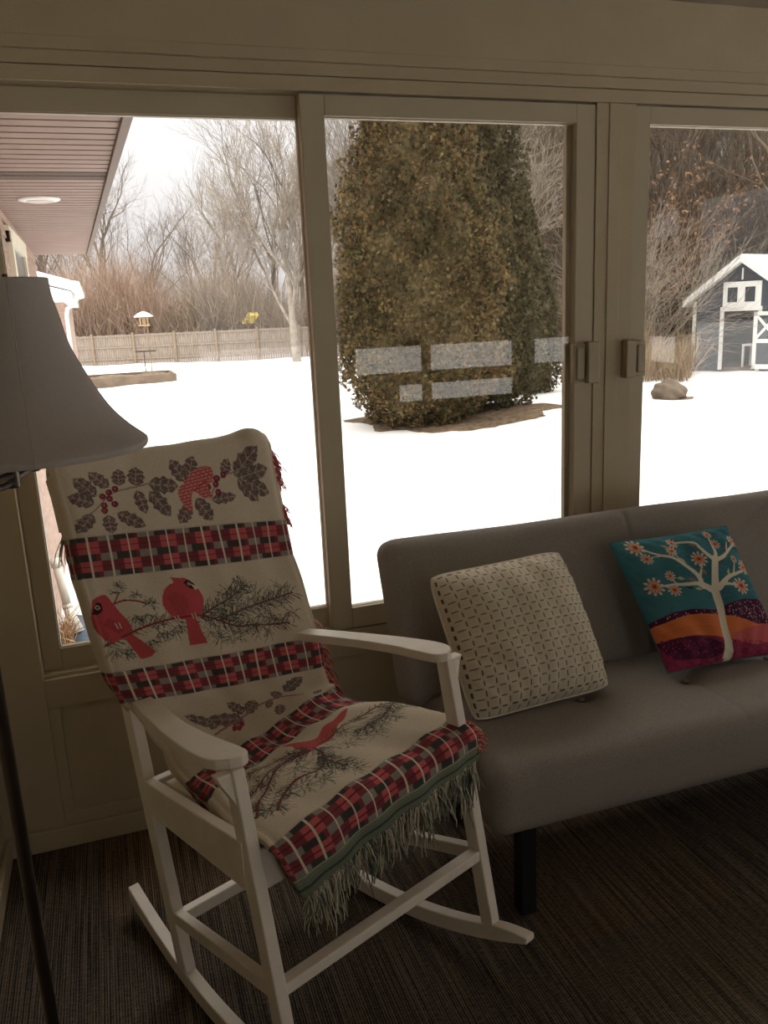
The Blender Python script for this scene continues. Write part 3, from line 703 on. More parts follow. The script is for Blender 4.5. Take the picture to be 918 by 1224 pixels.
b = MB(); b.box((-.146,1.262,1.228),(-.130,1.286,1.262)); b.bar((-.136,1.274,1.242),(AX,AY,1.242), .010, .010); b.build('arm_joint', bronze_m, lamp, bevel=.003)
b = MB(); b.lathe((AX,AY,1.236), [(0,0),(.010,0),(.012,.006),(.042,.010),(.044,.014),(.014,.018),(.014,.092),(.0,.092)], 28); b.build('socket', bronze_m, lamp, smooth=True)
bulb_m = mat('unlit_bulb', (.8,.8,.76), .3, .02, 3)
b = MB(); b.lathe((AX,AY,1.328), [(0,0),(.013,0),(.016,.02),(.028,.05),(.030,.07),(.022,.09),(0,.10)], 24); b.build('bulb', bulb_m, lamp, smooth=True)
b = MB(); b.lathe((AX,AY,1.515), [(0,0),(.004,0),(.004,.012),(0,.012)], 12)
for k in range(3):
    t = 2*math.pi*k/3+.4; b.tube([(AX,AY,1.52),(AX+.056*math.cos(t),AY+.056*math.sin(t),1.517)], .0015, 6)
b.tube([(AX+.03,AY,1.325),(AX+.032,AY,1.44),(AX,AY,1.518),(AX-.032,AY,1.44),(AX-.03,AY,1.325)], .0015, 6)
b.build('harp', bronze_m, lamp, smooth=True)

# ------------------------------------------------------------------ cushions
def cushion(name, label, bl, br, tr, tl, T, painter, piping=None, n=260, pinch=.03, seed=0, corner=.012):
    bl, br, tr, tl = [np.array(p, float) for p in (bl, br, tr, tl)]
    nrm = np.cross(br-bl, tl-bl); nrm /= np.linalg.norm(nrm)
    if nrm[1] > 0: nrm = -nrm
    base = (bl+br)/2
    root = empty(name, tuple(base), label, 'cushion')
    def surf(u, v, side):
        X, Y = 2*u-1, 2*v-1
        uu = .5+.5*X*(1-pinch*(1-Y**2)-corner*np.abs(Y)**9); vv = .5+.5*Y*(1-pinch*(1-X**2)-corner*np.abs(X)**9)
        p = (bl*((1-uu)*vv)[...,None]+br*(uu*vv)[...,None]+tl*((1-uu)*(1-vv))[...,None]+tr*(uu*(1-vv))[...,None])
        t = T*np.clip((1-np.abs(X)**2.6)*(1-np.abs(Y)**2.6), 0, 1)**.55
        wr = .0035*np.sin(9*X+5*Y+seed)*np.sin(7*Y-3*X+seed*2)+.002*np.sin(23*X*Y+6*X+seed)
        rim = np.exp(-((1-np.maximum(np.abs(X), np.abs(Y)))/.10)**2)
        wr = wr + .004*rim*np.sin(26*(X-Y)+seed)*(1-np.maximum(np.abs(X), np.abs(Y)))/.1
        t = t + wr*np.clip(t/T*2, 0, 1)
        return p + nrm*(side*t)[...,None]
    us = np.linspace(0,1,n); Ug, Vg = np.meshgrid(us, us)
    col, backcol = painter(Ug, Vg)
    front = grid_mesh('cushion_front', surf(Ug, Vg, 1), pillow_m, root, col)
    us2 = np.linspace(0,1,60); U2, V2 = np.meshgrid(us2, us2)
    grid_mesh('cushion_back', surf(U2, V2, -.75), pillow_m, root, np.ones(U2.shape+(3,))*np.array(backcol))
    if piping:
        q = np.concatenate([np.stack([us2, 0*us2],1), np.stack([0*us2+1, us2],1), np.stack([1-us2, 0*us2+1],1), np.stack([0*us2, 1-us2],1)])
        pts = surf(q[:,0][None], q[:,1][None], 0)[0]
        b = MB(); b.tube(pts.tolist(), piping[0], 6, False); b.build('piping', piping[1], root, smooth=True)
    return root
def dash_paint(U_, V_):
    p = Paint(U_, V_, (.56,.49,.365)); n = 15.0; d = 1/n
    for i in range(16):
        for y in (i*d,): p.rect(0,1,y-.0022,y+.0022,(.63,.56,.43))
        p.rect(i*d-.0022,i*d+.0022,0,1,(.63,.56,.43))
    for i in range(-1, 16):
        for j in range(-1, 16):
            x, y = (i+.25)*d, (j+.25)*d
            p.rect(x+d*.24, x+d*.76, y-.0036, y+.0036, (.10,.082,.06))
            p.rect(x-.0036, x+.0036, y+d*.24, y+d*.76, (.10,.082,.06))
    g = np.random.default_rng(2).normal(0,.03,U_.shape); p.rgb *= (1+g)[...,None]
    return np.clip(p.rgb,.01,.9), (.62,.56,.44)
pipe_m = mat('cream_piping', (.62,.56,.44), .9, .05, 40)
cushion('throw_pillow', 'cream square pillow with brown dash pattern leaning on sofa back', (.772,1.722,.447),(1.190,1.758,.447),(1.146,1.953,.781),(.737,1.914,.774), .105, dash_paint, (.004, pipe_m), 300, .012, 1, .045)
def tree_paint(U_, V_):
    p = Paint(U_, V_, (.036,.135,.155)); rg = np.random.default_rng(8)
    A_ = np.array([[655,320],[-115,715]], float); Ai = np.linalg.inv(A_)
    q = lambda pts: [tuple(Ai @ (np.array(t, float)-np.array([35,150]))) for t in pts]
    # brushed sky patches
    tone = .5+.5*np.sin(5*U_+2.5*V_+1.2*np.sin(7*V_)); p.rgb = p.rgb*(1-tone[...,None]*.45)+np.array((.07,.22,.25))*tone[...,None]*.45
    for _ in range(160):
        x, y = rg.random(), rg.random()*.62; a = rg.uniform(-.3,.3); Ls = rg.uniform(.03,.10)
        p.line([(x,y),(x+Ls*math.cos(a),y+Ls*math.sin(a))], .006, np.array((.048,.165,.19))*rg.uniform(.7,1.35))
    ORG=(.62,.17,.055); PURP=(.08,.016,.045); MAG=(.27,.033,.075); PNK=(.52,.11,.11)
    p.poly(q([(225,610),(330,560),(430,540),(560,545),(650,505),(740,475),(830,470),(900,480),(1100,520),(1100,900),(350,900)]), (.07,.012,.04))
    for _ in range(420):
        x, y = rg.uniform(220,1000), rg.uniform(470,640); uv = q([(x,y)])[0]
        if y < np.interp(x, [225,330,430,560,650,740,830,900,1100], [618,568,548,553,513,483,478,488,528]): continue
        p.disc(uv[0], uv[1], .0045, (.42,.30,.30))
    p.poly(q([(235,635),(330,600),(430,570),(540,570),(640,575),(740,590),(800,610),(900,600),(1100,560),(1100,950),(300,950)]), ORG, True)
    p.poly(q([(640,690),(720,650),(800,625),(900,600),(1000,580),(1150,560),(1150,800),(700,740)]), PNK, True)
    for k in range(26):
        y = 585+k*5; p.line(q([(260+k*3,y+40),(420,y),(600,y+5),(690,y+20)]), .003, np.array(ORG)*(.8+.4*((k*37)%10)/10))
    p.poly(q([(280,710),(380,690),(500,680),(600,690),(700,705),(820,720),(920,700),(1150,680),(1150,1000),(330,1000)]), MAG, True)
    p.poly(q([(285,715),(380,690),(480,685),(560,700),(640,740),(600,790),(480,800),(360,790)]), PURP, True)
    for _ in range(700):
        x, y = rg.uniform(300,1000), rg.uniform(700,860); uv = q([(x,y)])[0]; c_ = np.array(MAG if rg.random()<.6 else PURP)*rg.uniform(.7,1.6)
        p.disc(uv[0], uv[1], .005, c_)
    TR=(.62,.56,.42)
    def br(pts, w0, w1): p.curve(q(pts), w0, TR, w1)
    br([(675,800),(670,760),(640,690),(610,600),(590,520),(570,440),(570,400)], .062, .062)
    p.poly(q([(625,700),(668,700),(700,790),(640,800)]), TR)
    br([(570,420),(565,350),(565,290),(570,250)], .060, .048); br([(570,265),(530,230),(490,190),(450,155),(330,150)], .040, .014)
    br([(565,265),(580,215),(570,160),(550,105)], .032, .010); br([(575,260),(620,240),(660,200),(720,140)], .034, .014); br([(650,205),(655,150)], .016, .008)
    br([(570,440),(530,420),(490,400),(480,370),(450,330),(400,290),(330,250),(270,235),(190,195)], .055, .014); br([(480,360),(490,320),(495,280)], .022, .010); br([(340,250),(290,240),(230,245)], .016, .008); br([(390,285),(340,220)], .012, .008)
    br([(500,415),(460,400),(400,405),(340,405),(270,415)], .040, .012); br([(360,405),(330,375)], .012,.008)
    br([(590,420),(620,385),(660,350),(720,325),(770,300)], .045, .014); br([(690,335),(692,290),(690,250)], .016,.008); br([(600,400),(640,395),(690,398),(730,400)], .030, .012)
    for (x, y, rr) in [(150,185,.062),(240,415,.062),(205,255,.04),(480,255,.055),(725,405,.058),(765,290,.052),(345,155,.038),(340,435,.045),(320,355,.035),(330,210,.038),(590,160,.035),(705,135,.045),(550,100,.03),(690,250,.028)]:
        cxy = np.array(q([(x,y)])[0])
        for k in range(10):
            t = 2*math.pi*k/10; p.line([cxy+rr*.3*np.array([math.cos(t),math.sin(t)]), cxy+rr*np.array([math.cos(t),math.sin(t)])], rr*.30, (.66,.50,.36))
            p.line([cxy+rr*.3*np.array([math.cos(t),math.sin(t)]), cxy+rr*.7*np.array([math.cos(t),math.sin(t)])], rr*.14, (.50,.13,.06))
        p.disc(cxy[0], cxy[1], rr*.36, (.55,.13,.04)); p.disc(cxy[0], cxy[1], rr*.18, (.20,.03,.02))
    for (x, y, an, c_) in [(390,265,1.0,(.5,.45,.22)),(640,195,2.2,(.16,.08,.08)),(655,325,2.0,(.5,.45,.22)),(420,425,.4,(.03,.05,.08)),(450,170,.2,(.30,.16,.12)),(610,270,-.3,(.10,.07,.07)),(300,180,.5,(.30,.30,.2)),(375,370,.3,(.45,.40,.25)),(470,430,.2,(.45,.40,.2)),(430,375,.1,(.35,.14,.10)),(505,330,1.4,(.30,.16,.12))]:
        cxy = np.array(q([(x,y)])[0]); d = np.array([math.cos(an), math.sin(an)])*.035; nn = np.array([-d[1], d[0]])*.38
        p.poly([cxy-d, cxy+nn, cxy+d, cxy-nn], c_)
    return np.clip(p.rgb, .008, .9), (.05,.16,.19)
cushion('throw_pillow', 'teal pillow printed with a white flowering tree over orange hills', (1.372,1.758,.447),(1.755,1.742,.447),(1.715,1.955,.782),(1.318,1.970,.776), .055, tree_paint, (.0018, mat('teal_seam', (.05,.16,.19), .9, .05, 30)), 300, .035, 4)
# ------------------------------------------------------------------ outdoors
GZ = -.9
def snow_h(x, y):
    return .05*np.sin(x*.31+y*.17)+.035*np.sin(x*.73-y*.41+1)+.018*np.sin(x*1.9+y*1.3)+.010*np.sin(x*4.1-y*3.3)
def ground_h(x, y):
    near = np.clip((np.hypot(x-0, y-2.3)-2)/6, 0, 1)
    return GZ + snow_h(x, y)*near - .02*near
gx = np.concatenate([np.linspace(-70,-6,40), np.linspace(-5.5,24,180), np.linspace(25,120,60)]); gy = np.concatenate([np.linspace(-60,0,30), np.linspace(.5,24,140), np.linspace(25,140,70)])
GX, GY = np.meshgrid(gx, gy)
gnd = grid_mesh('ground_snow', np.stack([GX, GY, ground_h(GX, GY)], -1), snow_m); gnd['kind'] = 'structure'
gh = lambda x, y: float(ground_h(np.array(float(x)), np.array(float(y))))

# mulch under the evergreens and bare lawn scraps
def patch(name, cx, cy, rx, ry, seed, m, h=.03, label=None, cat=None):
    rg = random.Random(seed); vs = [(cx, cy, gh(cx,cy)+h+.05)]; fs = []; n = 60; K = 6
    for j in range(1, K+1):
        for i in range(n):
            t = 2*math.pi*i/n; k = (1+.10*math.sin(3*t+seed)+.07*math.sin(7*t+2*seed)+.05*rg.uniform(-1,1)*(j == K))*j/K
            x, y = cx+rx*k*math.cos(t), cy+ry*k*math.sin(t); vs.append((x, y, gh(x,y)+(h+rg.uniform(0,.035) if j < K else -.03)))
    for i in range(n): fs.append((0, 1+i, 1+(i+1) % n))
    for j in range(K-1):
        for i in range(n): fs.append((1+j*n+i, 1+(j+1)*n+i, 1+(j+1)*n+(i+1)%n, 1+j*n+(i+1)%n))
    b = MB(); b.add(vs, fs); return tag(b.build(name, m, None, smooth=True), label, cat, kind='structure')
patch('ground_mulch', 7.5, 17.4, 2.55, 2.1, 1, mulch_m)

# ---- evergreens
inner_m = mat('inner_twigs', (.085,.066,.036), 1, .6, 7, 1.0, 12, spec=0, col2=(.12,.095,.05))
def cedar(name, label, x, y, H, prof, n, seed, cols, lean=(0,0)):
    z0 = gh(x, y); root = empty(name, (x, y, z0), label, 'tree', 'evergreens on the lawn')
    rg = np.random.default_rng(seed)
    b = MB(); b.tube([(x, y, z0-.05), (x+.03, y, z0+H*.3), (x+lean[0]*.6, y+lean[1]*.6, z0+H*.75)], [.13,.10,.03], 10); b.build('trunk', cedar_bark, root, smooth=True)
    ph = np.array([p[0] for p in prof])*H; pr = np.array([p[1] for p in prof])
    vs = []; cs = []
    # choose heights in proportion to the crown's girth
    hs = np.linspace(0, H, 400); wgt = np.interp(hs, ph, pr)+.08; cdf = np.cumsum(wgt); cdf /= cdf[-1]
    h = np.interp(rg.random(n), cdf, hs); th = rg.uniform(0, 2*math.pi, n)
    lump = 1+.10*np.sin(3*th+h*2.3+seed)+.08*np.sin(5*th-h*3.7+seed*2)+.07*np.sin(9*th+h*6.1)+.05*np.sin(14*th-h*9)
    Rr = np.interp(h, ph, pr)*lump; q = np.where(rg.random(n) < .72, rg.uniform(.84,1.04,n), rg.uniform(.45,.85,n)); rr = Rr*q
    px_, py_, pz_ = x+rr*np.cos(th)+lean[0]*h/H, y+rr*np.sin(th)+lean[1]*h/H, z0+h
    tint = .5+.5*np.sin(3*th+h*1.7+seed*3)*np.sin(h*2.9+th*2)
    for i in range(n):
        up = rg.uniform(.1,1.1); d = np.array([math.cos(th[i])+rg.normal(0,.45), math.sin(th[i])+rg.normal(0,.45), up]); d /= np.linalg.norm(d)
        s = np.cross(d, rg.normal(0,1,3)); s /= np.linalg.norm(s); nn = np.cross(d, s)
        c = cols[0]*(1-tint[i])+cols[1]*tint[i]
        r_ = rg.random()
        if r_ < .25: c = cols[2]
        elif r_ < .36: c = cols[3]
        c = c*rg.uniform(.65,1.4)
        p = np.array([px_[i], py_[i], pz_[i]])
        for a in (-1.0,-.5,0,.5,1.0):
            L_ = rg.uniform(.048,.105)*(1-.25*abs(a)); e = d*math.cos(a)+s*math.sin(a)+nn*rg.normal(0,.15); wv = (s*math.cos(a)-d*math.sin(a))*L_*.17
            vs += [p, p+e*L_*.55+wv, p+e*L_, p+e*L_*.55-wv]; cs += [c]*4
    vs = np.array(vs); N_ = len(vs)
    b = MB(); b.v = vs.tolist(); b.f = [(k, k+1, k+2, k+3) for k in range(0, N_, 4)]; b.c = [tuple(c) for c in cs]
    b.build('foliage', leaf_m, root)
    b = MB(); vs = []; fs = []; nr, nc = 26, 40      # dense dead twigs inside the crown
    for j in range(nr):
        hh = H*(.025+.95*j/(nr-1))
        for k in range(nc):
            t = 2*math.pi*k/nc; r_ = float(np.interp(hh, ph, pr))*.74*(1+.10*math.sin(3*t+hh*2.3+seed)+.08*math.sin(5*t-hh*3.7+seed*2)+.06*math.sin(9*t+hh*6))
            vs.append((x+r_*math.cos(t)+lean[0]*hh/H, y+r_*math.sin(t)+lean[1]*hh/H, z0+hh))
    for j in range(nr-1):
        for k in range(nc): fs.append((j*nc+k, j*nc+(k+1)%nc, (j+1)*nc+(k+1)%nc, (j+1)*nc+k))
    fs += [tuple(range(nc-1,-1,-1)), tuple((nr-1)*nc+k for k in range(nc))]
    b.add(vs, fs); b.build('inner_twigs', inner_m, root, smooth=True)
    return root
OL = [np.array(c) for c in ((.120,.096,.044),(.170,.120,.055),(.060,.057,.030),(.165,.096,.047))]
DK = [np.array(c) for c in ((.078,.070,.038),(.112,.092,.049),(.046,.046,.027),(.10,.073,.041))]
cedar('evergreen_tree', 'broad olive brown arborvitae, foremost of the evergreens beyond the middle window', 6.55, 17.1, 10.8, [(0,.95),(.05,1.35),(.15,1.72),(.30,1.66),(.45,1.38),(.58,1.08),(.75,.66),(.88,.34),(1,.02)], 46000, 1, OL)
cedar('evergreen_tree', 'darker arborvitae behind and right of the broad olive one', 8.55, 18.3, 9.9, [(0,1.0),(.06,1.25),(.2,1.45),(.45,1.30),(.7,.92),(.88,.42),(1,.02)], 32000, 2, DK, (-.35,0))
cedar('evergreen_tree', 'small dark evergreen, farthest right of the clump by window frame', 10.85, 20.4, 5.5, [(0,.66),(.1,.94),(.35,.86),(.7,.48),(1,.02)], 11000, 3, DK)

# ---- leafless trees
def bare(seed, H, r0, depth, fork=.3, spread=.6, kids=(3,5), up=.12, wig=.14, name='bare_tree', m=bark_m, base_h=0, stems=1, shr=.72, thin=.006):
    rg = random.Random(seed); b = MB()
    def grow(p, d, L_, r, dep):
        ns = 5 if dep > 2 else 4 if dep > 0 else 3
        pts = [p]; rad = [r]; q = d.copy()
        for i in range(ns):
            wg = wig*(.35 if dep == depth else 1); q = (q + Vector((rg.gauss(0,wg), rg.gauss(0,wg), rg.gauss(0,wg)*.6+up*.35))).normalized()
            pts.append(pts[-1]+q*L_/ns); rad.append(max(thin*.55, r*(1-.5*(i+1)/ns)))
        b.tube(pts, rad, 8 if r > .09 else 5 if r > .03 else 3, dep == 0)
        if dep == 0: return
        k = rg.randint(*kids)
        for j in range(k):
            t = fork+(1-fork)*(j+rg.random())/k if dep == depth else .18+.8*(j+rg.random())/k
            i = min(ns-1, int(t*ns)); f = t*ns-i; pp = pts[i].lerp(pts[i+1], f); rr = rad[i]
            ax = (pts[i+1]-pts[i]).normalized(); o = ax.orthogonal().normalized(); o.rotate(Matrix.Rotation(rg.uniform(0, 2*math.pi)+j*2.4, 3, ax))
            an = rg.uniform(.55,1.25)*spread
            grow(pp, (ax*math.cos(an)+o*math.sin(an)).normalized(), L_*shr*rg.uniform(.65,1.08), max(thin, rr*rg.uniform(.38,.62)), dep-1)
        grow(pts[-1], (pts[-1]-pts[-2]).normalized(), L_*shr*rg.uniform(.75,1.0), max(thin, rad[-1]*.95), dep-1)
    for s in range(stems):
        d = Vector((rg.gauss(0,.05), rg.gauss(0,.05), 1)) if stems == 1 else Vector((rg.uniform(-1,1)*spread*1.2, rg.uniform(-1,1)*spread*1.2, 1))
        grow(Vector((rg.uniform(-.1,.1) if stems > 1 else 0, rg.uniform(-.1,.1) if stems > 1 else 0, -.2)), d.normalized(), H*.36, r0*(1 if stems == 1 else rg.uniform(.5,1)), depth)
    return b.build(name, m, None, smooth=True)
def settle(o, x, y, rz=0, sc=1): o.location = (x, y, gh(x, y)); o.rotation_euler = (0, 0, rz); o.scale = (sc, sc, sc); return o
protos = [bare(21, 17, .22, 5, .45, .55, (2,4), m=bark_dark), bare(22, 19, .24, 5, .5, .5, (2,4), m=bark_dark), bare(23, 15, .17, 5, .4, .6, (2,4), m=bark_dark), bare(24, 18, .20, 5, .35, .42, (2,4), .2, m=bark_dark), bare(25, 13, .13, 5, .3, .5, (3,5), .2, m=bark_dark), bare(26, 20, .30, 5, .55, .6, (3,5), m=bark_dark)]
rg = random.Random(77); used = set()
WL = 'leafless woodland tree among the bare trees behind the fence and lawn'
spots = []
for i in range(30):                                     # beyond the fence
    a = math.radians(-11+30*(i+rg.random())/30); spots.append((a, rg.uniform(62,100), rg.uniform(.85,1.3)))
for i in range(62):                                     # nearer woods beyond the right windows
    a = math.radians(17+33*(i+rg.random())/62); spots.append((a, rg.uniform(38,74), rg.uniform(.85,1.3)))
for i in range(16):
    a = math.radians(26+22*(i+rg.random())/16); spots.append((a, rg.uniform(36,43), rg.uniform(.8,1.15)))
for (a, dist, sc) in spots:
    k = rg.randrange(len(protos)); x, y = dist*math.sin(a), dist*math.cos(a)
    if k in used: o = protos[k].copy(); C.objects.link(o)
    else: o = protos[k]; used.add(k)
    sc *= 1.0
    settle(o, x, y, rg.uniform(0, 6.28), sc); tag(o, WL, 'tree', 'woodland trees')
for k in range(len(protos)):
    if k not in used: bpy.data.objects.remove(protos[k])
tag(settle(bare(31, 15.5, .25, 5, .30, .62, (4,6), .20, .10, m=bark_m, thin=.007), 9.89, 43.98, .5), 'spreading leafless tree with pale trunk in front of the wooden fence', 'tree')
tag(settle(bare(32, 13, .13, 5, .15, .7, (4,5), .10, .16, m=bark_m, thin=.006), 12.9, 24.3, 1.0), 'slender pale leafless tree right of the evergreen clump', 'tree')
tag(settle(bare(33, 7.5, .030, 3, .15, .62, (4,6), .02, .10, name='bare_shrub', m=bark_m, stems=8, thin=.005), 16.7, 23.6, .3), 'leafless many-stemmed shrub with arching twigs left of the shed', 'shrub')
tag(settle(bare(34, 6.5, .030, 3, .15, .6, (4,6), .02, .12, name='bare_shrub', m=bark_m, stems=8, thin=.005), 18.2, 27.0, 2), 'leafless twiggy shrub behind the left wall of the shed', 'shrub')
bt = bare(35, 9, .08, 4, .2, .6, (3,5), .15, m=bark_dark, name='beech_tree'); settle(bt, 19.6, 27.6, 1.0, 1.15); tag(bt, 'leafless young tree holding rusty brown leaves above shrub left of shed', 'tree')
rgn = np.random.default_rng(5); vs = []; b = MB()
vv_ = np.array([v.co[:] for v in bt.data.vertices]); hi = vv_[(vv_[:,2] > 2.2) & (vv_[:,2] < 8.5)]
for p in hi[rgn.integers(0, len(hi), 4200)]:
    if rgn.random() < .5 + .5*math.sin(p[2]*1.7+p[0]*2): 
        d = rgn.normal(0,1,3); d[2] = -abs(d[2]); d /= np.linalg.norm(d); s = np.cross(d, rgn.normal(0,1,3)); s /= np.linalg.norm(s); L_ = rgn.uniform(.09,.17); c = tuple(np.array((.22,.125,.075))*rgn.uniform(.6,1.3))
        b.add([p, p+d*L_*.5+s*L_*.3, p+d*L_, p+d*L_*.5-s*L_*.3], [(0,1,2,3)], c)
lv = b.build('leaves', leaf_m, None); lv.parent = bt; lv['kind'] = 'stuff'; lv['label'] = 'rusty brown leaves still on the twigs'

# ---- brush: nobody could count it
def brush(name, label, a0, a1, d0, d1, h0, h1, n, seed, cols, r=.02):
    g = np.random.default_rng(seed); vs = []; fs = []; cs = []
    for i in range(n):
        a = math.radians(g.uniform(a0, a1)); dist = g.uniform(d0, d1); x, y = dist*math.sin(a), dist*math.cos(a)
        H = g.uniform(h0, h1)*(.75+.25*math.sin(a*40+seed)); z = GZ
        p = np.array([x, y, z-.1]); d = np.array([g.normal(0,.35), g.normal(0,.35), 1.]); d /= np.linalg.norm(d)
        c = np.array(cols[g.integers(len(cols))])*g.uniform(.7,1.3); st = []
        q = p; e = d
        for k in range(3):
            st.append((q, r*(1-.28*k))); q = q+e*H/3; e = e+g.normal(0,.22,3); e /= np.linalg.norm(e)
        st.append((q, .003))
        def tw(st):
            n0 = len(vs)
            for (q_, rr) in st:
                for t in (0, 2.09, 4.19): vs.append(q_+np.array([math.cos(t), math.sin(t), 0])*rr)
                
            for k in range(len(st)-1):
                for m_ in range(3): fs.append((n0+3*k+m_, n0+3*k+(m_+1)%3, n0+3*k+3+(m_+1)%3, n0+3*k+3+m_))
            cs.extend([c]*(3*len(st)))
        tw(st)
        for k in range(3):
            s0 = st[1+(k % 2)][0]*(.5)+st[2][0]*.5; dd = e+g.normal(0,.75,3); dd /= np.linalg.norm(dd); L_ = H*g.uniform(.18,.42); tw([(s0, r*.6), (s0+dd*L_, .003)])
    b = MB(); b.v = [tuple(v) for v in vs]; b.f = fs; b.c = [tuple(c) for c in cs]
    return tag(b.build(name, twig_m), label, 'brush', kind='stuff')
RB = [(.36,.245,.18),(.33,.235,.175),(.40,.295,.22),(.28,.21,.16)]; BR = [(.28,.222,.165),(.24,.19,.142),(.33,.262,.195),(.21,.165,.125)]; BD = [(.125,.095,.066),(.10,.078,.056),(.17,.13,.092),(.08,.062,.046)]; TAN = [(.36,.28,.19),(.30,.23,.16),(.40,.32,.22),(.25,.18,.13)]
brush('brush_thicket', 'reddish brown brush along the back of the fence', -10, 4.5, 57, 68, 3, 9.2, 7000, 1, RB, .024)
brush('brush_thicket', 'grey brown brush behind fence and evergreens', 3.5, 22, 56, 76, 2.5, 8.5, 9500, 2, BR, .024)
brush('brush_thicket', 'dense brown undergrowth of the woods behind the shed', 20, 50, 36, 62, 2, 11, 15000, 3, BD, .022)
brush('brush_thicket', 'unseen leafless brush added at the side to darken window reflections', 52, 118, 32, 55, 4, 12, 8000, 5, BD, .03)  # out of view, added so the right pane mirrors less bright sky
brush('brush_thicket', 'low tan brush left of the shed', 34.0, 38.6, 25.5, 32.5, .5, 3.0, 1500, 4, TAN, .011)

# ---- fence
P0 = np.array([-1.15,52.75]); P1 = np.array([11.76,47.79]); fd = (P1-P0)/np.linalg.norm(P1-P0); fn = np.array([-fd[1], fd[0]])
fence = empty('wooden_fence', (*P0, GZ), 'long weathered wooden privacy fence across the back of the snowy lawn', 'fence')
b = MB(); rr = random.Random(3); s = -9.0
while s < 20.6:
    a = P0+fd*s; c = P0+fd*(s+.125); h = 1.70+rr.uniform(-.015,.015)+ (.03 if s < 0 else 0)
    for q in (0,):
        p = [(a[0],a[1]),(c[0],c[1]),(c[0]+fn[0]*.02,c[1]+fn[1]*.02),(a[0]+fn[0]*.02,a[1]+fn[1]*.02)]
        b.add([(x,y,GZ-.1) for x,y in p]+[(x,y,GZ+h) for x,y in p], [(0,3,2,1),(4,5,6,7),(0,1,5,4),(1,2,6,5),(2,3,7,6),(3,0,4,7)])
    s += .140
b.build('board_panel', fence_m, fence)
for z in (.30,.98,1.62):
    b = MB(); a = P0-fd*9-fn*.03; c = P0+fd*20.6-fn*.03; b.bar((*a,GZ+z),(*c,GZ+z), .08, .04, (0,0,1)); b.build('rail', fence_m, fence)
for i in range(13):
    a = P0+fd*(-8.9+2.44*i)-fn*.07; b = MB(); b.box((a[0]-.06,a[1]-.06,GZ-.1),(a[0]+.06,a[1]+.06,GZ+1.80)); b.build('post', post_m, fence)

# ---- garden bed and bird feeder
bed = empty('garden_bed', (.9,29.2,GZ), 'raised brown garden bed in the snow in front of the fence', 'garden bed')
b = MB()
for lo, hi in (((-1.2,28.3,GZ-.1),(2.3,28.38,GZ+.27)),((-1.2,30.6,GZ-.1),(2.3,30.68,GZ+.27)),((2.22,28.38,GZ-.1),(2.3,30.6,GZ+.27)),((-1.2,28.38,GZ-.1),(-1.12,30.6,GZ+.27))): b.box(lo, hi)
b.build('plank_frame', mat('bed_plank', (.16,.118,.085), .9, .2, 4), bed)
b = MB(); vs = []; fs = []
for j in range(9):
    for i in range(13): x, y = -1.12+3.34*i/12, 28.38+2.22*j/8; vs.append((x, y, GZ+.20+.05*math.sin(i*1.3+j)))
for j in range(8):
    for i in range(12): fs.append((j*13+i, j*13+i+1, j*13+i+14, j*13+i+13))
b.add(vs, fs); b.build('soil', mulch_m, bed, smooth=True)
bed.location = (1.08, 35.1, GZ); bed.scale = (1.2,)*3
fx, fy = 1.63, 31.9
fd_ = empty('bird_feeder', (fx,fy,GZ), 'roofed wooden bird feeder on a pole behind the garden bed', 'bird feeder')
wood = mat('feeder_wood', (.46,.33,.19), .8, .15, 8)
b = MB(); b.tube([(fx+.10,fy,GZ-.1),(fx+.10,fy,GZ+1.9)], .022, 8); b.build('pole', post_m, fd_)
b = MB(); b.tube([(fx-.12,fy,GZ-.1),(fx-.12,fy,GZ+.92)], .020, 8); b.build('pole', bronze_m, fd_)
b = MB(); b.box((fx-.42,fy-.15,GZ+.90),(fx+.30,fy+.15,GZ+.95)); b.build('shelf', bronze_m, fd_)
b = MB(); b.box((fx-.19,fy-.16,GZ+1.82),(fx+.19,fy+.16,GZ+1.87))
for sx in (-.15,.11): b.box((fx+sx,fy-.12,GZ+1.87),(fx+sx+.04,fy+.12,GZ+2.16))
b.box((fx-.06,fy-.06,GZ+1.87),(fx+.06,fy+.06,GZ+2.12)); b.build('seed_box', wood, fd_)
b = MB(); b.lathe((fx,fy,GZ+2.14), [(.33,0),(.34,.03),(.20,.13),(.03,.20),(0,.20)], 8); b.build('feeder_roof', white_m, fd_)
fd_.location = (1.97, 38.5, GZ); fd_.scale = (1.2,)*3
ps = empty('yellow_board', (9.6,56.2,GZ), 'slanted yellow board on dark posts showing above the fence', 'play equipment')
b = MB(); b.prism([(9.15,56,.98),(9.75,56,.98),(10.25,56,1.56),(9.65,56,1.56)], (0,.6,.2)); b.build('board', yellow_m, ps)
for x in (8.5,10.8): 
    b = MB(); b.box((x-.06,56,GZ-.1),(x+.06,56.1,1.1)); b.build('post', bark_dark, ps)
b = MB(); b.box((8.3,55.98,.92),(10.95,56.2,1.05)); b.build('beam', bark_dark, ps)

# ---- boulder
bm = bmesh.new(); bmesh.ops.create_icosphere(bm, subdivisions=4, radius=1)
for v in bm.verts:
    n = v.co.normalized(); k = 1+.10*math.sin(n.x*4+1)*math.cos(n.y*5)+.05*math.sin(n.z*9+n.x*7)
    v.co = Vector((n.x*.34*k, n.y*.28*k, n.z*.27*k))
me = bpy.data.meshes.new('boulder'); bm.to_mesh(me); bm.free(); me.materials.append(stone_m); me.polygons.foreach_set('use_smooth', [True]*len(me.polygons))
o = bpy.data.objects.new('boulder', me); C.objects.link(o); o.location = (12.84,16.8,gh(12.84,16.8)+.12); o.scale = (1.2,)*3; tag(o, 'tan rounded boulder poking out of the snow left of the shed', 'boulder')
patch('ground_leaf_litter', 12.95, 16.75, .58, .36, 5, mulch_m, .008)

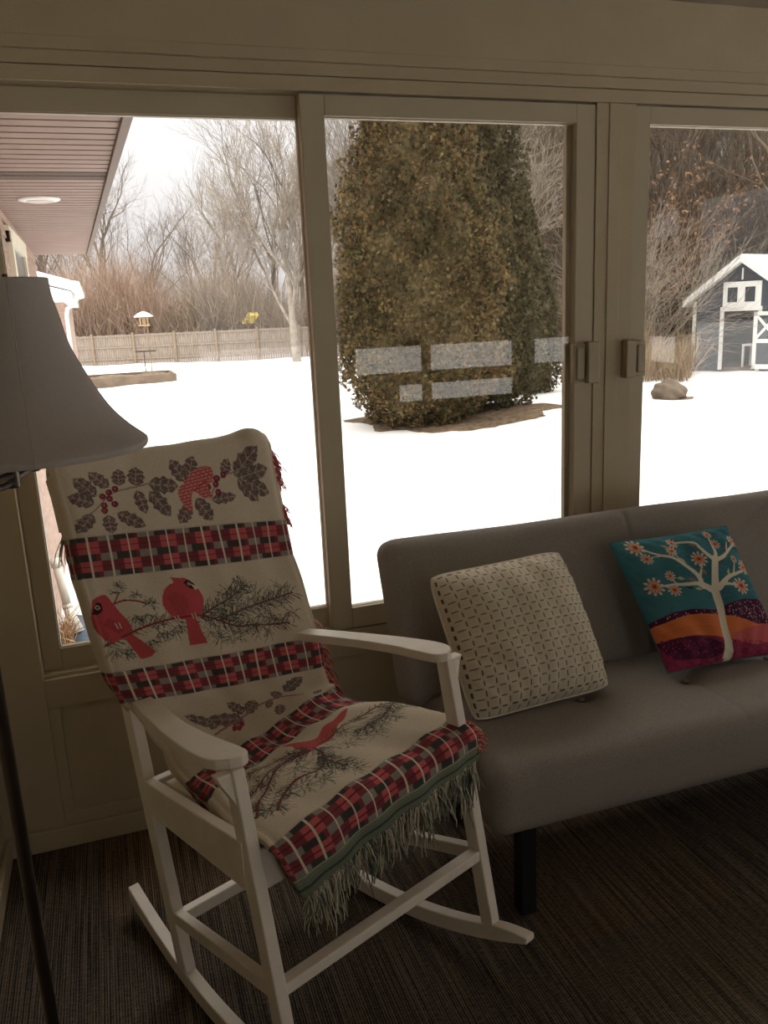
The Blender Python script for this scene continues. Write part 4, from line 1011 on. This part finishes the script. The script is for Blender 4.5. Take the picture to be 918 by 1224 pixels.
# ---- shed
sh0 = np.array([18.82,23.48]); vd = np.array([.625,.781]); rdir = np.array([.781,-.625]); ph = math.radians(30)
Dd = rdir*math.sin(ph)+vd*math.cos(ph); Fd = rdir*math.cos(ph)-vd*math.sin(ph)
def SP(f, d, z):
    f, d, z = f*1.2, d*1.2, z*1.2
    return Vector((sh0[0]+Fd[0]*f+Dd[0]*d, sh0[1]+Fd[1]*f+Dd[1]*d, GZ+z))
shed = empty('garden_shed', SP(1.35,1.5,0), 'dark blue barn-style shed with white trim and snowy roof', 'shed')
SW, SD, EV, RG = 2.7, 3.2, 1.86, 2.80
def sbox(b, lo, hi): b.box(lo, hi, SP)
b = MB()   # side and rear walls, gable front with a door opening
sbox(b, (0,0,-.1),(.08,SD,EV)); sbox(b, (SW-.08,0,-.1),(SW,SD,EV)); sbox(b, (0,SD-.08,-.1),(SW,SD,EV))
sbox(b, (0,0,-.1),(.85,.08,EV)); sbox(b, (SW-.85,0,-.1),(SW,.08,EV)); sbox(b, (.85,0,1.6),(SW-.85,.08,EV))
for d in (0, SD-.08): b.prism([SP(0,d,EV-.02),SP(SW,d,EV-.02),SP(SW/2,d,RG)], SP(0,.08,0)-SP(0,0,0))
b.build('wall', navy_m, shed)
b = MB(); sbox(b, (.08,.08,-.05),(SW-.08,SD-.08,.06)); b.build('shed_floor', bark_dark, shed)
b = MB(); sl_ = (RG-EV)/(SW/2); ov = .25
for sgn in (0, 1):
    f0 = -ov if sgn == 0 else SW+ov; ze = EV-ov*sl_
    b.prism([SP(f0,-.20,ze),SP(SW/2,-.20,RG),SP(SW/2,-.20,RG+.19),SP(f0,-.20,ze+.17)], SP(0,SD+.40,0)-SP(0,0,0))
b.build('roof', white_m, shed)
b = MB(); sbox(b, (-.02,-.03,0),(.07,.0,EV-.02)); sbox(b, (SW-.07,-.03,0),(SW+.02,0,EV-.02)); sbox(b, (-.03,-.02,0),(0,.12,EV-.02))
sbox(b, (.78,-.04,0),(.88,0,1.64)); sbox(b, (SW-.88,-.04,0),(SW-.78,0,1.64)); sbox(b, (.78,-.045,1.55),(SW-.78,0,1.66))
b.build('trim', white_m, shed)
b = MB(); sbox(b, (.83,-.03,1.66),(SW-.83,.0,2.30)); b.build('loft_door', white_m, shed)
for f in (.96,1.44):
    b = MB(); sbox(b, (f,-.036,1.78),(f+.27,-.028,2.16)); b.build('loft_pane', pane_dark, shed)
b = MB(); b.prism([SP(.97,-.02,2.35),SP(SW-.97,-.02,2.35),SP(SW/2,-.02,2.64)], SP(0,-.012,0)-SP(0,0,0)); b.build('gable_louver', dark_m, shed)
b = MB(); sbox(b, (SW/2-.02,-.045,2.35),(SW/2+.02,-.03,2.64)); b.build('trim', white_m, shed)
# leaf of the door with a cross brace, standing at the right of the opening
dr = MB(); f0, f1 = 1.74, 2.42
for lo, hi in (((f0,-.09,.05),(f0+.10,-.05,1.52)),((f1-.10,-.09,.05),(f1,-.05,1.52)),((f0,-.09,.05),(f1,-.05,.17)),((f0,-.09,1.42),(f1,-.05,1.52)),((f0,-.09,.72),(f1,-.05,.82))): sbox(dr, lo, hi)
for (a, c) in (((f0+.06,.82),(f1-.06,1.44)),((f0+.06,1.44),(f1-.06,.82))): dr.bar(SP(a[0],-.07,a[1]), SP(c[0],-.07,c[1]), .03, .08, Vector((*Dd,0)))
dr = dr.build('door', white_m, shed)
b = MB(); sbox(b, (f0+.05,-.066,.1),(f1-.05,-.056,1.48)); b.build('door_panel', navy_m, dr)
tbl = empty('garden_table', SP(1.5,.55,0), 'small pale table standing inside the open shed doorway', 'table')
b = MB(); sbox(b, (1.26,.3,.62),(1.72,.8,.67)); b.build('table_top', white_m, tbl)
for (f, d) in ((1.29,.33),(1.69,.33),(1.29,.77),(1.69,.77)):
    b = MB(); sbox(b, (f-.025,d-.025,.06),(f+.025,d+.025,.62)); b.build('leg', white_m, tbl)

# ---- the house wing on the left: wall, ribbed eave soffit, fascia
hw = empty('house_wing', (-.6,6,GZ), 'pinkish house wing with brown ribbed eave soffit beyond the left window', 'house')
xw = lambda y: -.56-.011*(y-6); xf = lambda y: .207-.030*(y-3.88)
Y0, Y1 = 2.50, 11.3; ZS = 2.30
b = MB(); z = GZ-.1
while z < ZS+.02:
    z2 = min(z+.115, ZS+.02)
    b.prism([(xw(Y0)-.10,Y0,z),(xw(Y0)+.012,Y0,z),(xw(Y0)-.002,Y0,z2),(xw(Y0)-.10,Y0,z2)], (xw(Y1)-xw(Y0),Y1-Y0,0)); z = z2
b.build('wall', siding_m, hw)
b = MB(); v_ = MB(); y = Y0
while y < Y1-.02:
    tgt = v_ if 5.33 < y < 5.60 else b
    y2 = min(y+.108, Y1); zz = ZS
    tgt.add([(xw(y)-.02,y,zz),(xf(y),y,zz),(xf(y2),y2,zz),(xw(y2)-.02,y2,zz),(xw(y)-.02,y,zz+.02),(xf(y),y,zz+.02),(xf(y2),y2,zz+.02),(xw(y2)-.02,y2,zz+.02)], [(0,3,2,1),(4,5,6,7),(0,1,5,4),(1,2,6,5),(2,3,7,6),(3,0,4,7)])
    y += .130
sf = b.build('soffit', soffit_m, hw, bevel=.004); v_.build('vent_strip', vent_m, hw)
b = MB(); b.prism([(xw(Y0)-.1,Y0,ZS+.018),(xf(Y0)+.0,Y0,ZS+.018),(xf(Y0)+.0,Y0,ZS+.14),(xw(Y0)-.1,Y0,ZS+.5)], (xf(Y1)-xf(Y0),Y1-Y0,0)); b.build('eave_roof', mat('brown_roof', (.07,.05,.042), .9, .2, 6), hw)
b = MB(); b.prism([(xf(Y0)-.004,Y0,ZS-.018),(xf(Y0)+.040,Y0,ZS-.018),(xf(Y0)+.046,Y0,ZS+.16),(xf(Y0)-.004,Y0,ZS+.16)], (xf(Y1)-xf(Y0),Y1-Y0,0)); b.build('fascia', mat('brown_fascia', (.16,.115,.09), .6, .06, 4), hw, bevel=.004)
lx, ly = -.275, 6.45
b = MB(); b.lathe((lx,ly,ZS-.016), [(0,.004),(.085,.004),(.090,.0),(.130,.006),(.140,.012),(.140,.02),(0,.02)], 40); o = b.build('soffit_light', white_m, hw, smooth=True); o['label'] = 'round white recessed light in the soffit'
b = MB(); b.lathe((lx,ly,ZS-.018), [(0,0),(.082,0),(.082,.006),(0,.006)], 32); b.build('lens', mat('light_lens', (.55,.53,.48), .3, .05, 10), o)
b = MB()
for y in (7.05,8.55): b.box((xw(y)-.01,y,.55),(xw(y)+.045,y+.14,2.16))
b.box((xw(8)-.01,7.05,2.08),(xw(8)+.045,8.69,2.2)); b.box((xw(8)-.01,7.0,.48),(xw(8)+.055,8.74,.57)); o = b.build('window_frame', cream_m, hw)
b = MB(); b.box((xw(8)-.01,7.19,.57),(xw(8)+.02,8.55,2.08)); b.build('window_pane', pane_dark, o)
# far roof end with white gutter
ga = empty('far_roof', (-2,17,GZ), 'far house corner with white gutter and snowy roof above the lampshade', 'house')
b = MB(); b.box((-4,16.25,GZ-.1),(-.52,22,1.9)); b.build('wall', siding_m, ga)
b = MB(); b.prism([(-4,15.9,3.12),(-.34,15.9,2.04),(-.34,15.9,2.22),(-4,15.9,3.36)], (0,6.2,0)); b.build('roof', snow_m, ga)
b = MB(); b.prism([(-4,15.92,1.86),(-.36,15.92,1.86),(-.36,15.92,2.03),(-4,15.92,3.05)], (0,6.1,0)); b.build('soffit', white_m, ga)
b = MB(); b.prism([(-.34,15.86,2.05),(-.20,15.86,2.09),(-.20,15.86,2.19),(-.34,15.86,2.21)], (0,6.3,0)); b.build('gutter', white_m, ga, bevel=.01)
b = MB(); b.tube([(-.27,15.95,2.05),(-.27,15.95,1.92),(-.32,15.98,1.82),(-.46,16.1,1.74),(-.49,16.2,1.62),(-.49,16.2,GZ)], .035, 8); b.build('downspout', white_m, ga, smooth=True)

# ---- things at the foot of the wall, seen through the bottom corner of the left window
ds = empty('drain_pipe', (-.45,6.6,GZ), 'leaning white drain pipe with collar and flared foot beside pink wall', 'pipe')
a = Vector((-.505,6.6,-.32)); c = Vector((-.47,6.6,-.68)); e = Vector((-.425,6.52,-.875))
b = MB(); b.tube([a+(a-c)*.05, c], [.036,.031], 16); b.build('pipe', pvc_m, ds, smooth=True)
b = MB(); b.tube([a+(a-c)*.10, a-(a-c)*.06], .044, 16); b.build('collar', pvc_m, ds, smooth=True)
b = MB(); b.tube([c+(a-c)*.08, c-(a-c)*.03], .038, 16); b.build('collar', pvc_m, ds, smooth=True)
b = MB(); b.tube([c, c.lerp(e,.35), e], [.033,.040,.066], 16); b.build('flared_foot', pvc_m, ds, smooth=True)
b = MB(); vs = []; fs = []
for j in range(13):
    for i in range(13):
        x, y = -.47+1.2*i/12, 4.9+2.05*j/12; vs.append((x+.03*math.sin(j), y, GZ+.015+.035*abs(math.sin(i*1.1+j*.7))+ (.10*math.exp(-((i-6)/3)**2-((j-6)/3)**2))))
for j in range(12):
    for i in range(12): fs.append((j*13+i, j*13+i+1, j*13+i+14, j*13+i+13))
n_ = len(vs); vs += [(x,y,GZ-.06) for x,y,_ in vs]
ring = [i for i in range(13)]+[13*j+12 for j in range(1,13)]+[12*13+i for i in range(11,-1,-1)]+[13*j for j in range(11,0,-1)]
for k in range(len(ring)): p_, q_ = ring[k], ring[(k+1)%len(ring)]; fs.append((p_, q_, q_+n_, p_+n_))
b.add(vs, fs); o = b.build('tarp', tarp_m, None, smooth=True); tag(o, 'rumpled dark blue tarp on the ground beside the white drain pipe', 'tarp')
g = np.random.default_rng(9); b = MB()
for i in range(70):
    p = Vector((-.495+g.normal(0,.022), 6.3+g.normal(0,.10), GZ-.02)); d = Vector((g.normal(0,.25), g.normal(0,.25), 1)).normalized(); L_ = g.uniform(.2,.42); q = p+d*L_*.6; r_ = q+(d+Vector((g.normal(0,.5), g.normal(0,.5), -.3)))*L_*.4
    b.tube([p, q, r_], [.005,.004,.001], 3, True, tuple(np.array((.50,.33,.19))*g.uniform(.6,1.2)))
tag(b.build('dried_plant', twig_m), 'dried orange-tan plant stalks at the foot of the pinkish wall', 'plant')

SC.view_settings.view_transform = 'Standard'; SC.view_settings.look = 'None'; SC.view_settings.gamma = 1; SC.view_settings.use_curve_mapping = False
SC.view_settings.exposure = 0.8
cy = SC.cycles; cy.use_denoising = True; cy.max_bounces = 10; cy.diffuse_bounces = 6; cy.glossy_bounces = 4; cy.transparent_max_bounces = 24; cy.sample_clamp_indirect = 6
